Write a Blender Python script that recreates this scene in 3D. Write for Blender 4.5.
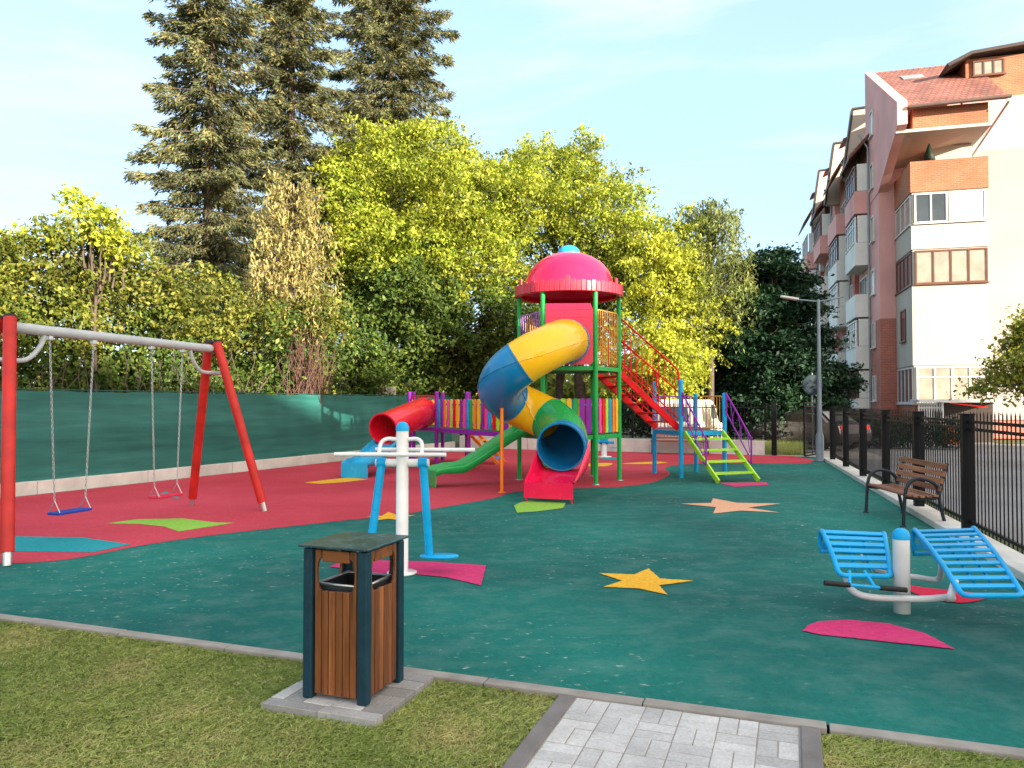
import bpy, math, random
import numpy as np
from mathutils import Vector, Matrix

random.seed(11)
rng = np.random.default_rng(7)
for _o in list(bpy.data.objects):
    bpy.data.objects.remove(_o)
scene = bpy.context.scene
COL = scene.collection
R = math.radians
PI = math.pi

# ------------------------------------------------------------------ camera
FPX, HOR, CAMZ = 769.0, 403.0, 1.7
PITCH = math.atan((HOR - 384.0) / FPX)
cam_d = bpy.data.cameras.new('camera')
cam = bpy.data.objects.new('camera', cam_d)
COL.objects.link(cam)
cam.location = (0, 0, CAMZ)
cam.rotation_euler = (PI / 2 + PITCH, 0, 0)
cam_d.sensor_fit = 'HORIZONTAL'
cam_d.sensor_width = 36.0
cam_d.lens = 36.0 * FPX / 1024.0
cam_d.clip_start = 0.05
cam_d.clip_end = 3000
scene.camera = cam

# ------------------------------------------------------------------ sky, sun, exposure
SUN_EL, SUN_AZ = 15.0, 135.0          # azimuth clockwise from +Y (sun behind the viewer, to the right)
SUN_STRENGTH, SKY_STRENGTH, EXPOSURE = 4.5, 0.15, 2.07
VEIL_AWAY, VEIL_SUN = (0.98, 1.42, 1.86, 1), (5.2, 4.3, 3.3, 1)
world = bpy.data.worlds.new('World')
scene.world = world
world.use_nodes = True
nt = world.node_tree
nt.nodes.clear()
w_out = nt.nodes.new('ShaderNodeOutputWorld')
w_bg = nt.nodes.new('ShaderNodeBackground')
w_bg.inputs['Strength'].default_value = SKY_STRENGTH
w_sky = nt.nodes.new('ShaderNodeTexSky')
w_sky.sky_type = 'NISHITA'
w_sky.sun_disc = False
w_sky.sun_elevation = R(SUN_EL)
w_sky.sun_rotation = R(SUN_AZ)
w_sky.air_density = 1.0
w_sky.dust_density = 0.6
w_sky.ozone_density = 1.0
w_tc = nt.nodes.new('ShaderNodeTexCoord')
w_map = nt.nodes.new('ShaderNodeMapping')
w_map.inputs['Scale'].default_value = (1.2, 2.0, 5.0)
w_map.inputs['Rotation'].default_value = (0.1, 0.25, 0.5)
w_no = nt.nodes.new('ShaderNodeTexNoise')
w_no.inputs['Scale'].default_value = 1.6
w_no.inputs['Detail'].default_value = 6.0
w_no.inputs['Roughness'].default_value = 0.55
w_rmp = nt.nodes.new('ShaderNodeValToRGB')
w_rmp.color_ramp.elements[0].position = 0.42
w_rmp.color_ramp.elements[0].color = (0.72, 0.72, 0.72, 1)
w_rmp.color_ramp.elements[1].position = 0.78
w_rmp.color_ramp.elements[1].color = (0.88, 0.88, 0.88, 1)
w_tint = nt.nodes.new('ShaderNodeMix')
w_tint.data_type = 'RGBA'
w_tint.blend_type = 'MULTIPLY'
w_tint.inputs['Factor'].default_value = 1.0
w_tint.inputs[7].default_value = (0.95, 0.98, 1.03, 1)
w_mix = nt.nodes.new('ShaderNodeMix')
w_mix.data_type = 'RGBA'
w_dot = nt.nodes.new('ShaderNodeVectorMath')
w_dot.operation = 'DOT_PRODUCT'
w_dot.inputs[1].default_value = (math.sin(R(SUN_AZ)), math.cos(R(SUN_AZ)), 0.25)
nt.links.new(w_tc.outputs['Generated'], w_dot.inputs[0])
w_veil = nt.nodes.new('ShaderNodeValToRGB')
w_veil.color_ramp.elements[0].position = 0.0
w_veil.color_ramp.elements[0].color = VEIL_AWAY
w_veil.color_ramp.elements[1].position = 1.0
w_veil.color_ramp.elements[1].color = VEIL_SUN
w_mr = nt.nodes.new('ShaderNodeMapRange')
w_mr.inputs['From Min'].default_value = -0.15
w_mr.inputs['From Max'].default_value = 0.9
nt.links.new(w_dot.outputs['Value'], w_mr.inputs['Value'])
nt.links.new(w_mr.outputs['Result'], w_veil.inputs['Fac'])
nt.links.new(w_veil.outputs['Color'], w_mix.inputs[7])
nt.links.new(w_tc.outputs['Generated'], w_map.inputs['Vector'])
nt.links.new(w_map.outputs['Vector'], w_no.inputs['Vector'])
nt.links.new(w_no.outputs['Fac'], w_rmp.inputs['Fac'])
nt.links.new(w_sky.outputs['Color'], w_tint.inputs[6])
nt.links.new(w_tint.outputs[2], w_mix.inputs[6])
nt.links.new(w_rmp.outputs['Color'], w_mix.inputs['Factor'])
w_map2 = nt.nodes.new('ShaderNodeMapping')
w_map2.inputs['Scale'].default_value = (1.0, 2.2, 6.0)
w_map2.inputs['Rotation'].default_value = (0.15, -0.3, 0.9)
w_no2 = nt.nodes.new('ShaderNodeTexNoise')
w_no2.inputs['Scale'].default_value = 2.3
w_no2.inputs['Detail'].default_value = 7.0
w_no2.inputs['Roughness'].default_value = 0.6
w_no2.inputs['Distortion'].default_value = 0.5
w_r2 = nt.nodes.new('ShaderNodeValToRGB')
w_r2.color_ramp.elements[0].position = 0.46
w_r2.color_ramp.elements[0].color = (0, 0, 0, 1)
w_r2.color_ramp.elements[1].position = 0.72
w_r2.color_ramp.elements[1].color = (0.75, 0.75, 0.75, 1)
w_cl = nt.nodes.new('ShaderNodeMix')
w_cl.data_type = 'RGBA'
w_cl.inputs[7].default_value = (1.62, 1.78, 1.88, 1)
nt.links.new(w_tc.outputs['Generated'], w_map2.inputs['Vector'])
nt.links.new(w_map2.outputs['Vector'], w_no2.inputs['Vector'])
nt.links.new(w_no2.outputs['Fac'], w_r2.inputs['Fac'])
nt.links.new(w_r2.outputs['Color'], w_cl.inputs['Factor'])
nt.links.new(w_mix.outputs[2], w_cl.inputs[6])
nt.links.new(w_cl.outputs[2], w_bg.inputs['Color'])
nt.links.new(w_bg.outputs['Background'], w_out.inputs['Surface'])

sun_d = bpy.data.lights.new('sun', 'SUN')
sun_d.energy = SUN_STRENGTH
sun_d.angle = R(0.55)
sun_d.color = (1.0, 0.89, 0.71)
sun = bpy.data.objects.new('sun', sun_d)
COL.objects.link(sun)
_to = Vector((math.sin(R(SUN_AZ)) * math.cos(R(SUN_EL)), math.cos(R(SUN_AZ)) * math.cos(R(SUN_EL)), math.sin(R(SUN_EL))))
sun.rotation_euler = _to.to_track_quat('Z', 'Y').to_euler()
sun.location = (20, -30, 40)

vs = scene.view_settings
scene.display_settings.display_device = 'sRGB'
vs.view_transform = 'Standard'
vs.look = 'None'
vs.gamma = 1.0
vs.use_curve_mapping = False
vs.exposure = EXPOSURE
scene.render.resolution_x, scene.render.resolution_y = 1024, 768
scene.render.engine = 'CYCLES'
scene.cycles.max_bounces = 7
scene.cycles.transparent_max_bounces = 12

# ------------------------------------------------------------------ photo point -> place on the ground
def ray(px, py):
    u, v = (px - 512.0) / FPX, (384.0 - py) / FPX
    return Vector((u, math.cos(PITCH) - v * math.sin(PITCH), math.sin(PITCH) + v * math.cos(PITCH)))

def G(px, py, z=0.0):
    d = ray(px, py)
    t = (z - CAMZ) / d.z
    return Vector((d.x * t, d.y * t, z))

def at(px, py, Y):
    d = ray(px, py)
    t = Y / d.y
    return Vector((d.x * t, Y, CAMZ + d.z * t))

E1 = Vector((math.cos(R(20)), -math.sin(R(20)), 0))
E2 = Vector((math.sin(R(20)), math.cos(R(20)), 0))
O = G(568, 690)
def AB(a, b, z=0.0):
    p = O + E1 * a + E2 * b
    return Vector((p.x, p.y, z))

# ------------------------------------------------------------------ materials
MATS = {}
def newmat(name):
    m = bpy.data.materials.new(name)
    m.use_nodes = True
    t = m.node_tree
    t.nodes.clear()
    out = t.nodes.new('ShaderNodeOutputMaterial')
    return m, t, out

def N(t, kind, **kw):
    n = t.nodes.new(kind)
    for k, v in kw.items():
        setattr(n, k, v)
    return n

def ramp(t, stops):
    r = N(t, 'ShaderNodeValToRGB')
    e = r.color_ramp.elements
    while len(e) < len(stops):
        e.new(0.5)
    for i, (p, c) in enumerate(stops):
        e[i].position = p
        e[i].color = (c[0], c[1], c[2], 1)
    return r

def noise(t, vec, scale, detail=4.0, rough=0.55):
    n = N(t, 'ShaderNodeTexNoise')
    n.inputs['Scale'].default_value = scale
    n.inputs['Detail'].default_value = detail
    n.inputs['Roughness'].default_value = rough
    t.links.new(vec, n.inputs['Vector'])
    return n

def mixc(t, fac, a, b, blend='MIX'):
    m = N(t, 'ShaderNodeMix')
    m.data_type = 'RGBA'
    m.blend_type = blend
    for sock, v in ((m.inputs[0], fac), (m.inputs[6], a), (m.inputs[7], b)):
        if hasattr(v, 'is_output'):
            t.links.new(v, sock)
        elif isinstance(v, (int, float)):
            sock.default_value = v
        else:
            sock.default_value = (v[0], v[1], v[2], 1)
    return m.outputs[2]

def bump(t, h, strength, dist=0.01):
    b = N(t, 'ShaderNodeBump')
    b.inputs['Strength'].default_value = strength
    b.inputs['Distance'].default_value = dist
    t.links.new(h, b.inputs['Height'])
    return b.outputs['Normal']

def principled(t, out, col, rough=0.5, metal=0.0, normal=None, coat=0.0, spec=0.5):
    p = N(t, 'ShaderNodeBsdfPrincipled')
    if hasattr(col, 'is_output'):
        t.links.new(col, p.inputs['Base Color'])
    else:
        p.inputs['Base Color'].default_value = (col[0], col[1], col[2], 1)
    if hasattr(rough, 'is_output'):
        t.links.new(rough, p.inputs['Roughness'])
    else:
        p.inputs['Roughness'].default_value = rough
    p.inputs['Metallic'].default_value = metal
    p.inputs['Coat Weight'].default_value = coat
    p.inputs['Coat Roughness'].default_value = 0.12
    p.inputs['Specular IOR Level'].default_value = spec * 0.7
    if normal is not None:
        t.links.new(normal, p.inputs['Normal'])
    t.links.new(p.outputs[0], out.inputs['Surface'])
    return p

def pm(name, col, rough=0.45, metal=0.0, var=0.12, scale=3.0, bmp=0.0, bscale=60.0, coat=0.0, col2=None, spec=0.5, grime=0.0):
    """painted / plain surface with soft colour and gloss variation"""
    if name in MATS:
        return MATS[name]
    m, t, out = newmat(name)
    tc = N(t, 'ShaderNodeTexCoord').outputs['Object']
    n = noise(t, tc, scale, 5)
    c2 = col2 or tuple(min(1, c * (1 + var)) for c in col)
    c1 = tuple(c * (1 - var) for c in col)
    r = ramp(t, [(0.3, c1), (0.7, c2)])
    t.links.new(n.outputs['Fac'], r.inputs['Fac'])
    colour = r.outputs['Color']
    if grime > 0:
        g = noise(t, tc, scale * 6, 6, 0.7)
        gr = ramp(t, [(0.55, (0, 0, 0)), (0.75, (grime, grime, grime))])
        t.links.new(g.outputs['Fac'], gr.inputs['Fac'])
        colour = mixc(t, gr.outputs['Color'], colour, (0.32, 0.29, 0.25))
    rr = ramp(t, [(0.3, (rough * 0.8,) * 3), (0.75, (min(1, rough * 1.25),) * 3)])
    n2 = noise(t, tc, scale * 4, 4)
    t.links.new(n2.outputs['Fac'], rr.inputs['Fac'])
    nor = None
    if bmp > 0:
        n3 = noise(t, tc, bscale, 4, 0.6)
        nor = bump(t, n3.outputs['Fac'], bmp, 0.22 / bscale)
    principled(t, out, colour, rr.outputs['Color'], metal, nor, coat, spec)
    MATS[name] = m
    return m

def leafmat(name, cols, trans=0.4, rough=0.55, lo=0.62, hi=1.18, cs=0.9):
    if name in MATS:
        return MATS[name]
    m, t, out = newmat(name)
    g = N(t, 'ShaderNodeNewGeometry')
    k = len(cols)
    r = ramp(t, [((i + 0.5) / k, c) for i, c in enumerate(cols)])
    t.links.new(g.outputs['Random Per Island'], r.inputs['Fac'])
    tc = N(t, 'ShaderNodeTexCoord').outputs['Object']
    n = noise(t, tc, 0.55, 3)
    hs = N(t, 'ShaderNodeHueSaturation')
    hs.inputs['Saturation'].default_value = 1.0
    vr = N(t, 'ShaderNodeMapRange')
    vr.inputs['From Min'].default_value = 0.3
    vr.inputs['From Max'].default_value = 0.7
    vr.inputs['To Min'].default_value = 0.485
    vr.inputs['To Max'].default_value = 0.512
    t.links.new(n.outputs['Fac'], vr.inputs['Value'])
    t.links.new(vr.outputs['Result'], hs.inputs['Hue'])
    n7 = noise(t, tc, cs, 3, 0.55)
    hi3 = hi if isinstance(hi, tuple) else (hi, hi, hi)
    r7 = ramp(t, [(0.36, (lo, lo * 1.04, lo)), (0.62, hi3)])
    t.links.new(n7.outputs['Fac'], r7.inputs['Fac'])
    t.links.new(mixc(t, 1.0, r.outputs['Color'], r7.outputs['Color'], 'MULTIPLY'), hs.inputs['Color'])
    p = N(t, 'ShaderNodeBsdfPrincipled')
    p.inputs['Roughness'].default_value = rough
    p.inputs['Specular IOR Level'].default_value = 0.25
    t.links.new(hs.outputs['Color'], p.inputs['Base Color'])
    tr = N(t, 'ShaderNodeBsdfTranslucent')
    t.links.new(hs.outputs['Color'], tr.inputs['Color'])
    mx = N(t, 'ShaderNodeMixShader')
    mx.inputs[0].default_value = trans
    t.links.new(p.outputs[0], mx.inputs[1])
    t.links.new(tr.outputs[0], mx.inputs[2])
    t.links.new(mx.outputs[0], out.inputs['Surface'])
    MATS[name] = m
    return m

def rubbermat(name, c_dark, c_light, dust, dustcol):
    m, t, out = newmat(name)
    tc = N(t, 'ShaderNodeTexCoord').outputs['Object']
    big = noise(t, tc, 0.28, 3, 0.45)
    fine = noise(t, tc, 140, 2, 0.6)
    r = ramp(t, [(0.35, c_dark), (0.68, c_light)])
    t.links.new(big.outputs['Fac'], r.inputs['Fac'])
    gr = ramp(t, [(0.3, (0.72,) * 3), (0.7, (1.22,) * 3)])
    t.links.new(fine.outputs['Fac'], gr.inputs['Fac'])
    col = mixc(t, 1.0, r.outputs['Color'], gr.outputs['Color'], 'MULTIPLY')
    mid = noise(t, tc, 22, 4, 0.7)
    md = ramp(t, [(0.32, (0.84,) * 3), (0.68, (1.14,) * 3)])
    t.links.new(mid.outputs['Fac'], md.inputs['Fac'])
    col = mixc(t, 1.0, col, md.outputs['Color'], 'MULTIPLY')
    # dusty scuffs, drawn out along one direction
    mp = N(t, 'ShaderNodeMapping')
    mp.inputs['Rotation'].default_value = (0, 0, R(-12))
    mp.inputs['Scale'].default_value = (8.5, 11.0, 1)
    t.links.new(tc, mp.inputs['Vector'])
    s = noise(t, mp.outputs['Vector'], 1.3, 5, 0.62)
    sr = ramp(t, [(0.615, (0, 0, 0)), (0.69, (1, 1, 1))])
    t.links.new(s.outputs['Fac'], sr.inputs['Fac'])
    area = noise(t, tc, 0.33, 3, 0.5)
    ar = ramp(t, [(0.42, (0.05,) * 3), (0.62, (1, 1, 1))])
    t.links.new(area.outputs['Fac'], ar.inputs['Fac'])
    f = mixc(t, 1.0, sr.outputs['Color'], ar.outputs['Color'], 'MULTIPLY')
    f2 = mixc(t, 1.0, f, (dust,) * 3, 'MULTIPLY')
    col = mixc(t, f2, col, dustcol)
    soft = noise(t, mp.outputs['Vector'], 0.35, 5, 0.6)
    so = ramp(t, [(0.45, (0, 0, 0)), (0.75, (dust * 0.13,) * 3)])
    t.links.new(soft.outputs['Fac'], so.inputs['Fac'])
    col = mixc(t, so.outputs['Color'], col, dustcol)
    nor = bump(t, fine.outputs['Fac'], 0.5, 0.0018)
    principled(t, out, col, 0.85, 0, nor, 0, 0.3)
    MATS[name] = m
    return m

def brickmat(name, c1, c2, mortar, scale=1.0):
    m, t, out = newmat(name)
    tc = N(t, 'ShaderNodeTexCoord').outputs['Object']
    sp = N(t, 'ShaderNodeSeparateXYZ')
    t.links.new(tc, sp.inputs[0])
    ad = N(t, 'ShaderNodeMath', operation='ADD')
    t.links.new(sp.outputs[0], ad.inputs[0])
    t.links.new(sp.outputs[1], ad.inputs[1])
    cb = N(t, 'ShaderNodeCombineXYZ')
    t.links.new(ad.outputs[0], cb.inputs[0])
    t.links.new(sp.outputs[2], cb.inputs[1])
    b = N(t, 'ShaderNodeTexBrick')
    b.inputs['Scale'].default_value = scale
    b.inputs['Brick Width'].default_value = 0.26
    b.inputs['Row Height'].default_value = 0.085
    b.inputs['Mortar Size'].default_value = 0.008
    b.inputs['Color1'].default_value = (*c1, 1)
    b.inputs['Color2'].default_value = (*c2, 1)
    b.inputs['Mortar'].default_value = (*mortar, 1)
    t.links.new(cb.outputs[0], b.inputs['Vector'])
    n = noise(t, tc, 0.8, 5)
    r = ramp(t, [(0.3, (0.78,) * 3), (0.7, (1.15,) * 3)])
    t.links.new(n.outputs['Fac'], r.inputs['Fac'])
    col = mixc(t, 1.0, b.outputs['Color'], r.outputs['Color'], 'MULTIPLY')
    principled(t, out, col, 0.85)
    MATS[name] = m
    return m

def woodmat(name, c1, c2, axis=2, gloss=0.4):
    """varnished boards: grain drawn out along one axis, every board a tone of its own"""
    m, t, out = newmat(name)
    tc = N(t, 'ShaderNodeTexCoord').outputs['Object']
    sc = [26.0, 26.0, 26.0]
    sc[axis] = 1.6
    mp = N(t, 'ShaderNodeMapping')
    mp.inputs['Scale'].default_value = sc
    t.links.new(tc, mp.inputs['Vector'])
    g = N(t, 'ShaderNodeNewGeometry')
    off = N(t, 'ShaderNodeVectorMath', operation='ADD')
    t.links.new(mp.outputs['Vector'], off.inputs[0])
    sc2 = N(t, 'ShaderNodeMath', operation='MULTIPLY')
    sc2.inputs[1].default_value = 40.0
    t.links.new(g.outputs['Random Per Island'], sc2.inputs[0])
    t.links.new(sc2.outputs[0], off.inputs[1])
    n = noise(t, off.outputs[0], 1.0, 6, 0.65)
    r = ramp(t, [(0.28, c1), (0.72, c2)])
    t.links.new(n.outputs['Fac'], r.inputs['Fac'])
    isl = ramp(t, [(0.0, (0.48,) * 3), (1.0, (1.45,) * 3)])
    t.links.new(g.outputs['Random Per Island'], isl.inputs['Fac'])
    col = mixc(t, 1.0, r.outputs['Color'], isl.outputs['Color'], 'MULTIPLY')
    nor = bump(t, n.outputs['Fac'], 0.25, 0.004)
    principled(t, out, col, gloss, 0, nor, 0.15)
    MATS[name] = m
    return m

def islandmat(name, stops, rough=0.8, scale=30, bmp=0.3):
    m, t, out = newmat(name)
    g = N(t, 'ShaderNodeNewGeometry')
    r = ramp(t, stops)
    t.links.new(g.outputs['Random Per Island'], r.inputs['Fac'])
    tc = N(t, 'ShaderNodeTexCoord').outputs['Object']
    n = noise(t, tc, scale, 5, 0.65)
    r2 = ramp(t, [(0.3, (0.8,) * 3), (0.7, (1.12,) * 3)])
    t.links.new(n.outputs['Fac'], r2.inputs['Fac'])
    n4 = noise(t, tc, 2.2, 4, 0.6)
    r4 = ramp(t, [(0.35, (0.82,) * 3), (0.65, (1.1,) * 3)])
    t.links.new(n4.outputs['Fac'], r4.inputs['Fac'])
    col = mixc(t, 1.0, r.outputs['Color'], r2.outputs['Color'], 'MULTIPLY')
    col = mixc(t, 1.0, col, r4.outputs['Color'], 'MULTIPLY')
    nor = bump(t, n.outputs['Fac'], bmp, 0.004)
    principled(t, out, col, rough, 0, nor, 0, 0.3)
    MATS[name] = m
    return m

# paints of the play equipment
P = {
    'red': pm('paint_red', (0.70, 0.006, 0.010), 0.32, grime=0.05, spec=0.35, var=0.16),
    'blue': pm('paint_sky_blue', (0.004, 0.34, 0.68), 0.32, grime=0.05, spec=0.35, var=0.16),
    'yellow': pm('paint_yellow', (0.90, 0.48, 0.02), 0.32, grime=0.05, spec=0.35, var=0.16),
    'green': pm('paint_green', (0.012, 0.36, 0.07), 0.32, grime=0.05, spec=0.35, var=0.16),
    'lime': pm('paint_lime', (0.36, 0.70, 0.04), 0.32, grime=0.05, spec=0.35, var=0.16),
    'purple': pm('paint_purple', (0.26, 0.02, 0.38), 0.32, grime=0.05, spec=0.35, var=0.16),
    'pink': pm('paint_pink', (0.80, 0.06, 0.36), 0.32, grime=0.05, spec=0.35, var=0.16),
    'orange': pm('paint_orange', (0.86, 0.22, 0.015), 0.32, grime=0.05, spec=0.35, var=0.16),
    'tan': pm('paint_tan', (0.75, 0.36, 0.07), 0.35, grime=0.05, spec=0.35, var=0.16),
    'white': pm('paint_white', (0.74, 0.74, 0.73), 0.35, grime=0.05),
    'grey': pm('paint_light_grey', (0.52, 0.54, 0.55), 0.4, grime=0.05),
    'lilac': pm('paint_lilac', (0.40, 0.16, 0.55), 0.35, grime=0.05, spec=0.35, var=0.16),
}
PL = {
    'yellow': pm('plastic_yellow', (0.92, 0.50, 0.01), 0.22, coat=0.25, scale=1.5, var=0.07),
    'blue': pm('plastic_blue', (0.008, 0.20, 0.44), 0.22, coat=0.25, scale=1.5, var=0.10),
    'green': pm('plastic_green', (0.01, 0.34, 0.075), 0.24, coat=0.2, scale=1.5, var=0.08),
    'pink': pm('plastic_hot_pink', (0.86, 0.005, 0.07), 0.24, coat=0.25, scale=1.5, var=0.07),
    'red': pm('plastic_red', (0.76, 0.010, 0.035), 0.24, coat=0.25, scale=1.5, var=0.07),
    'sky': pm('plastic_sky_blue', (0.015, 0.36, 0.66), 0.24, coat=0.2, scale=1.5, var=0.08),
}
M_steel = pm('galvanised_steel', (0.55, 0.56, 0.57), 0.35, 0.85, scale=12)
M_black = pm('black_powder_coat', (0.007, 0.007, 0.009), 0.5, var=0.2, spec=0.22)
M_rubberblk = pm('black_rubber', (0.012, 0.012, 0.013), 0.6)
M_slate = pm('slate_blue_steel', (0.010, 0.038, 0.060), 0.38, var=0.2, scale=8, grime=0.05, spec=0.3)
M_conc = pm('concrete_white', (0.58, 0.57, 0.53), 0.85, var=0.18, scale=1.6, bmp=0.3, grime=0.35)
M_kerb = pm('concrete_kerb', (0.27, 0.25, 0.225), 0.9, var=0.22, scale=5, bmp=0.6, bscale=120, grime=0.4)
M_kerbd = pm('concrete_kerb_dark', (0.17, 0.155, 0.15), 0.9, var=0.22, scale=5, bmp=0.6, bscale=120, grime=0.3)
M_bark = pm('bark', (0.075, 0.055, 0.042), 0.9, var=0.4, scale=6, bmp=0.8, bscale=25)
M_barkgrey = pm('bark_grey', (0.14, 0.125, 0.11), 0.9, var=0.35, scale=6, bmp=0.8, bscale=25)
M_glassdark = pm('window_glass', (0.035, 0.05, 0.06), 0.06, var=0.4, scale=0.7, coat=0.5)
M_curtain = pm('curtained_glass', (0.27, 0.24, 0.19), 0.12, var=0.25, scale=1.5, coat=0.5)

# ------------------------------------------------------------------ mesh builder
class MB:
    def __init__(self):
        self.v, self.f, self.s = [], [], []
    def add(self, verts, faces, smooth=False):
        o = len(self.v)
        self.v += [tuple(p) for p in verts]
        for q in faces:
            self.f.append(tuple(i + o for i in q))
            self.s.append(smooth)
        return self
    def box(self, c, size, rot=0.0, M=None):
        hx, hy, hz = size[0] / 2, size[1] / 2, size[2] / 2
        vs_ = [Vector((x, y, z)) for z in (-hz, hz) for y in (-hy, hy) for x in (-hx, hx)]
        if M is None:
            M = Matrix.Rotation(rot, 3, 'Z')
        c = Vector(c)
        return self.add([M @ p + c for p in vs_], [(0, 2, 3, 1), (4, 5, 7, 6), (0, 1, 5, 4), (2, 6, 7, 3), (0, 4, 6, 2), (1, 3, 7, 5)])
    def bar(self, a, b, w, h, up=(0, 0, 1)):
        a, b = Vector(a), Vector(b)
        d = (b - a)
        L = d.length
        d.normalize()
        up = Vector(up)
        if abs(d.dot(up)) > 0.98:
            up = Vector((1, 0, 0))
        s = d.cross(up).normalized()
        u = s.cross(d)
        M = Matrix((s, d, u)).transposed()
        return self.box((a + b) / 2, (w, L, h), M=M)
    def tube(self, pts, r, n=10, closed=False, caps=True, smooth=True):
        pts = [Vector(p) for p in pts]
        k = len(pts)
        rad = r if isinstance(r, (list, tuple)) else [r] * k
        ts = []
        for i in range(k):
            a = pts[i - 1] if (i > 0 or closed) else pts[i]
            b = pts[(i + 1) % k] if (i < k - 1 or closed) else pts[i]
            d = b - a
            ts.append(d.normalized() if d.length > 1e-9 else Vector((0, 0, 1)))
        ref = Vector((0, 0, 1)) if abs(ts[0].z) < 0.9 else Vector((1, 0, 0))
        nrm = (ref - ts[0] * ref.dot(ts[0])).normalized()
        vs_ = []
        for i in range(k):
            nrm = (nrm - ts[i] * nrm.dot(ts[i])).normalized()
            bn = ts[i].cross(nrm)
            for j in range(n):
                a = 2 * PI * j / n
                vs_.append(pts[i] + (nrm * math.cos(a) + bn * math.sin(a)) * rad[i])
        fs = []
        for i in range(k if closed else k - 1):
            i2 = (i + 1) % k
            for j in range(n):
                j2 = (j + 1) % n
                fs.append((i * n + j, i * n + j2, i2 * n + j2, i2 * n + j))
        self.add(vs_, fs, smooth)
        if caps and not closed:
            self.add(vs_[:n], [tuple(range(n))[::-1]])
            self.add(vs_[-n:], [tuple(range(n))])
        return self
    def prism(self, poly, z0, z1):
        k = len(poly)
        vs_ = [(p[0], p[1], z0) for p in poly] + [(p[0], p[1], z1) for p in poly]
        fs = [tuple(range(k))[::-1], tuple(range(k, 2 * k))] + [(i, (i + 1) % k, k + (i + 1) % k, k + i) for i in range(k)]
        return self.add(vs_, fs)
    def extrude(self, poly3, vec):
        k = len(poly3)
        vec = Vector(vec)
        a = [Vector(p) for p in poly3]
        fs = [tuple(range(k))[::-1], tuple(range(k, 2 * k))] + [(i, (i + 1) % k, k + (i + 1) % k, k + i) for i in range(k)]
        return self.add(a + [p + vec for p in a], fs)
    def sheet(self, poly, z):
        return self.add([(p[0], p[1], z) for p in poly], [tuple(range(len(poly)))])
    def lathe(self, prof, n=24, c=(0, 0, 0), M=None, smooth=True):
        c = Vector(c)
        vs_, k = [], len(prof)
        for r, z in prof:
            for j in range(n):
                a = 2 * PI * j / n
                p = Vector((r * math.cos(a), r * math.sin(a), z))
                vs_.append((M @ p if M else p) + c)
        fs = [(i * n + j, i * n + (j + 1) % n, (i + 1) * n + (j + 1) % n, (i + 1) * n + j) for i in range(k - 1) for j in range(n)]
        return self.add(vs_, fs, smooth)
    def build(self, name, mat, parent=None, bevel=0.0, seg=2):
        me = bpy.data.meshes.new(name)
        me.from_pydata(self.v, [], self.f)
        me.polygons.foreach_set('use_smooth', self.s)
        me.materials.append(mat)
        me.update()
        o = bpy.data.objects.new(name, me)
        COL.objects.link(o)
        if parent is not None:
            o.parent = parent
        if bevel > 0:
            b = o.modifiers.new('soft_edges', 'BEVEL')
            b.width = bevel
            b.segments = seg
            b.limit_method = 'ANGLE'
            b.angle_limit = R(40)
        return o

def fast_mesh(name, verts, k, mat, parent=None, extra=None):
    """verts (n*k,3): n separate k-gons"""
    n = len(verts) // k
    me = bpy.data.meshes.new(name)
    me.vertices.add(n * k)
    me.vertices.foreach_set('co', np.ascontiguousarray(verts, dtype=np.float32).ravel())
    me.loops.add(n * k)
    me.loops.foreach_set('vertex_index', np.arange(n * k, dtype=np.int32))
    me.polygons.add(n)
    me.polygons.foreach_set('loop_start', np.arange(0, n * k, k, dtype=np.int32))
    me.polygons.foreach_set('loop_total', np.full(n, k, dtype=np.int32))
    me.materials.append(mat)
    me.update(calc_edges=True)
    o = bpy.data.objects.new(name, me)
    COL.objects.link(o)
    if parent is not None:
        o.parent = parent
    return o

def tag(o, label=None, cat=None, group=None, kind=None):
    if label: o['label'] = label
    if cat: o['category'] = cat
    if group: o['group'] = group
    if kind: o['kind'] = kind
    return o

def thing(name, label, cat, loc=(0, 0, 0), rz=0.0, group=None):
    o = bpy.data.objects.new(name, None)
    o.empty_display_size = 0.2
    COL.objects.link(o)
    o.location = loc
    o.rotation_euler = (0, 0, rz)
    return tag(o, label, cat, group)

def copy_tree(o, parent=None):
    c = o.copy()
    COL.objects.link(c)
    if parent is not None:
        c.parent = parent
    for ch in list(o.children):
        copy_tree(ch, c)
    return c

def spline(pts, per=8):
    pts = [Vector(p) for p in pts]
    out = []
    k = len(pts)
    for i in range(k - 1):
        p0 = pts[i - 1] if i > 0 else pts[i] * 2 - pts[i + 1]
        p1, p2 = pts[i], pts[i + 1]
        p3 = pts[i + 2] if i + 2 < k else pts[i + 1] * 2 - pts[i]
        for j in range(per):
            t = j / per
            out.append(0.5 * ((2 * p1) + (p2 - p0) * t + (2 * p0 - 5 * p1 + 4 * p2 - p3) * t * t + (3 * p1 - p0 - 3 * p2 + p3) * t ** 3))
    out.append(pts[-1])
    return out

def structure(name, mb, mat, bevel=0.0):
    return tag(mb.build(name, mat, None, bevel), kind='structure')

# ================================================================== GROUND
M_soil = pm('soil_grass', (0.06, 0.075, 0.022), 0.95, var=0.4, scale=0.8, bmp=0.6, bscale=20)
structure('ground', MB().sheet([(-600, -300), (600, -300), (600, 1200), (-600, 1200)], -0.05), M_soil)

LF0 = Vector((-9.16, 13.76, 0))                      # green fence line
LFd = Vector((0.412, 0.911, 0)).normalized()
CORNER = Vector((-2.0, 29.15, 0))
BWd = Vector((8.25, -3.25, 0)).normalized()          # back wall direction
RFx = lambda Y: 2.974 + 0.2815 * Y                   # right fence line
LFL = LF0 - LFd * 14

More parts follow.
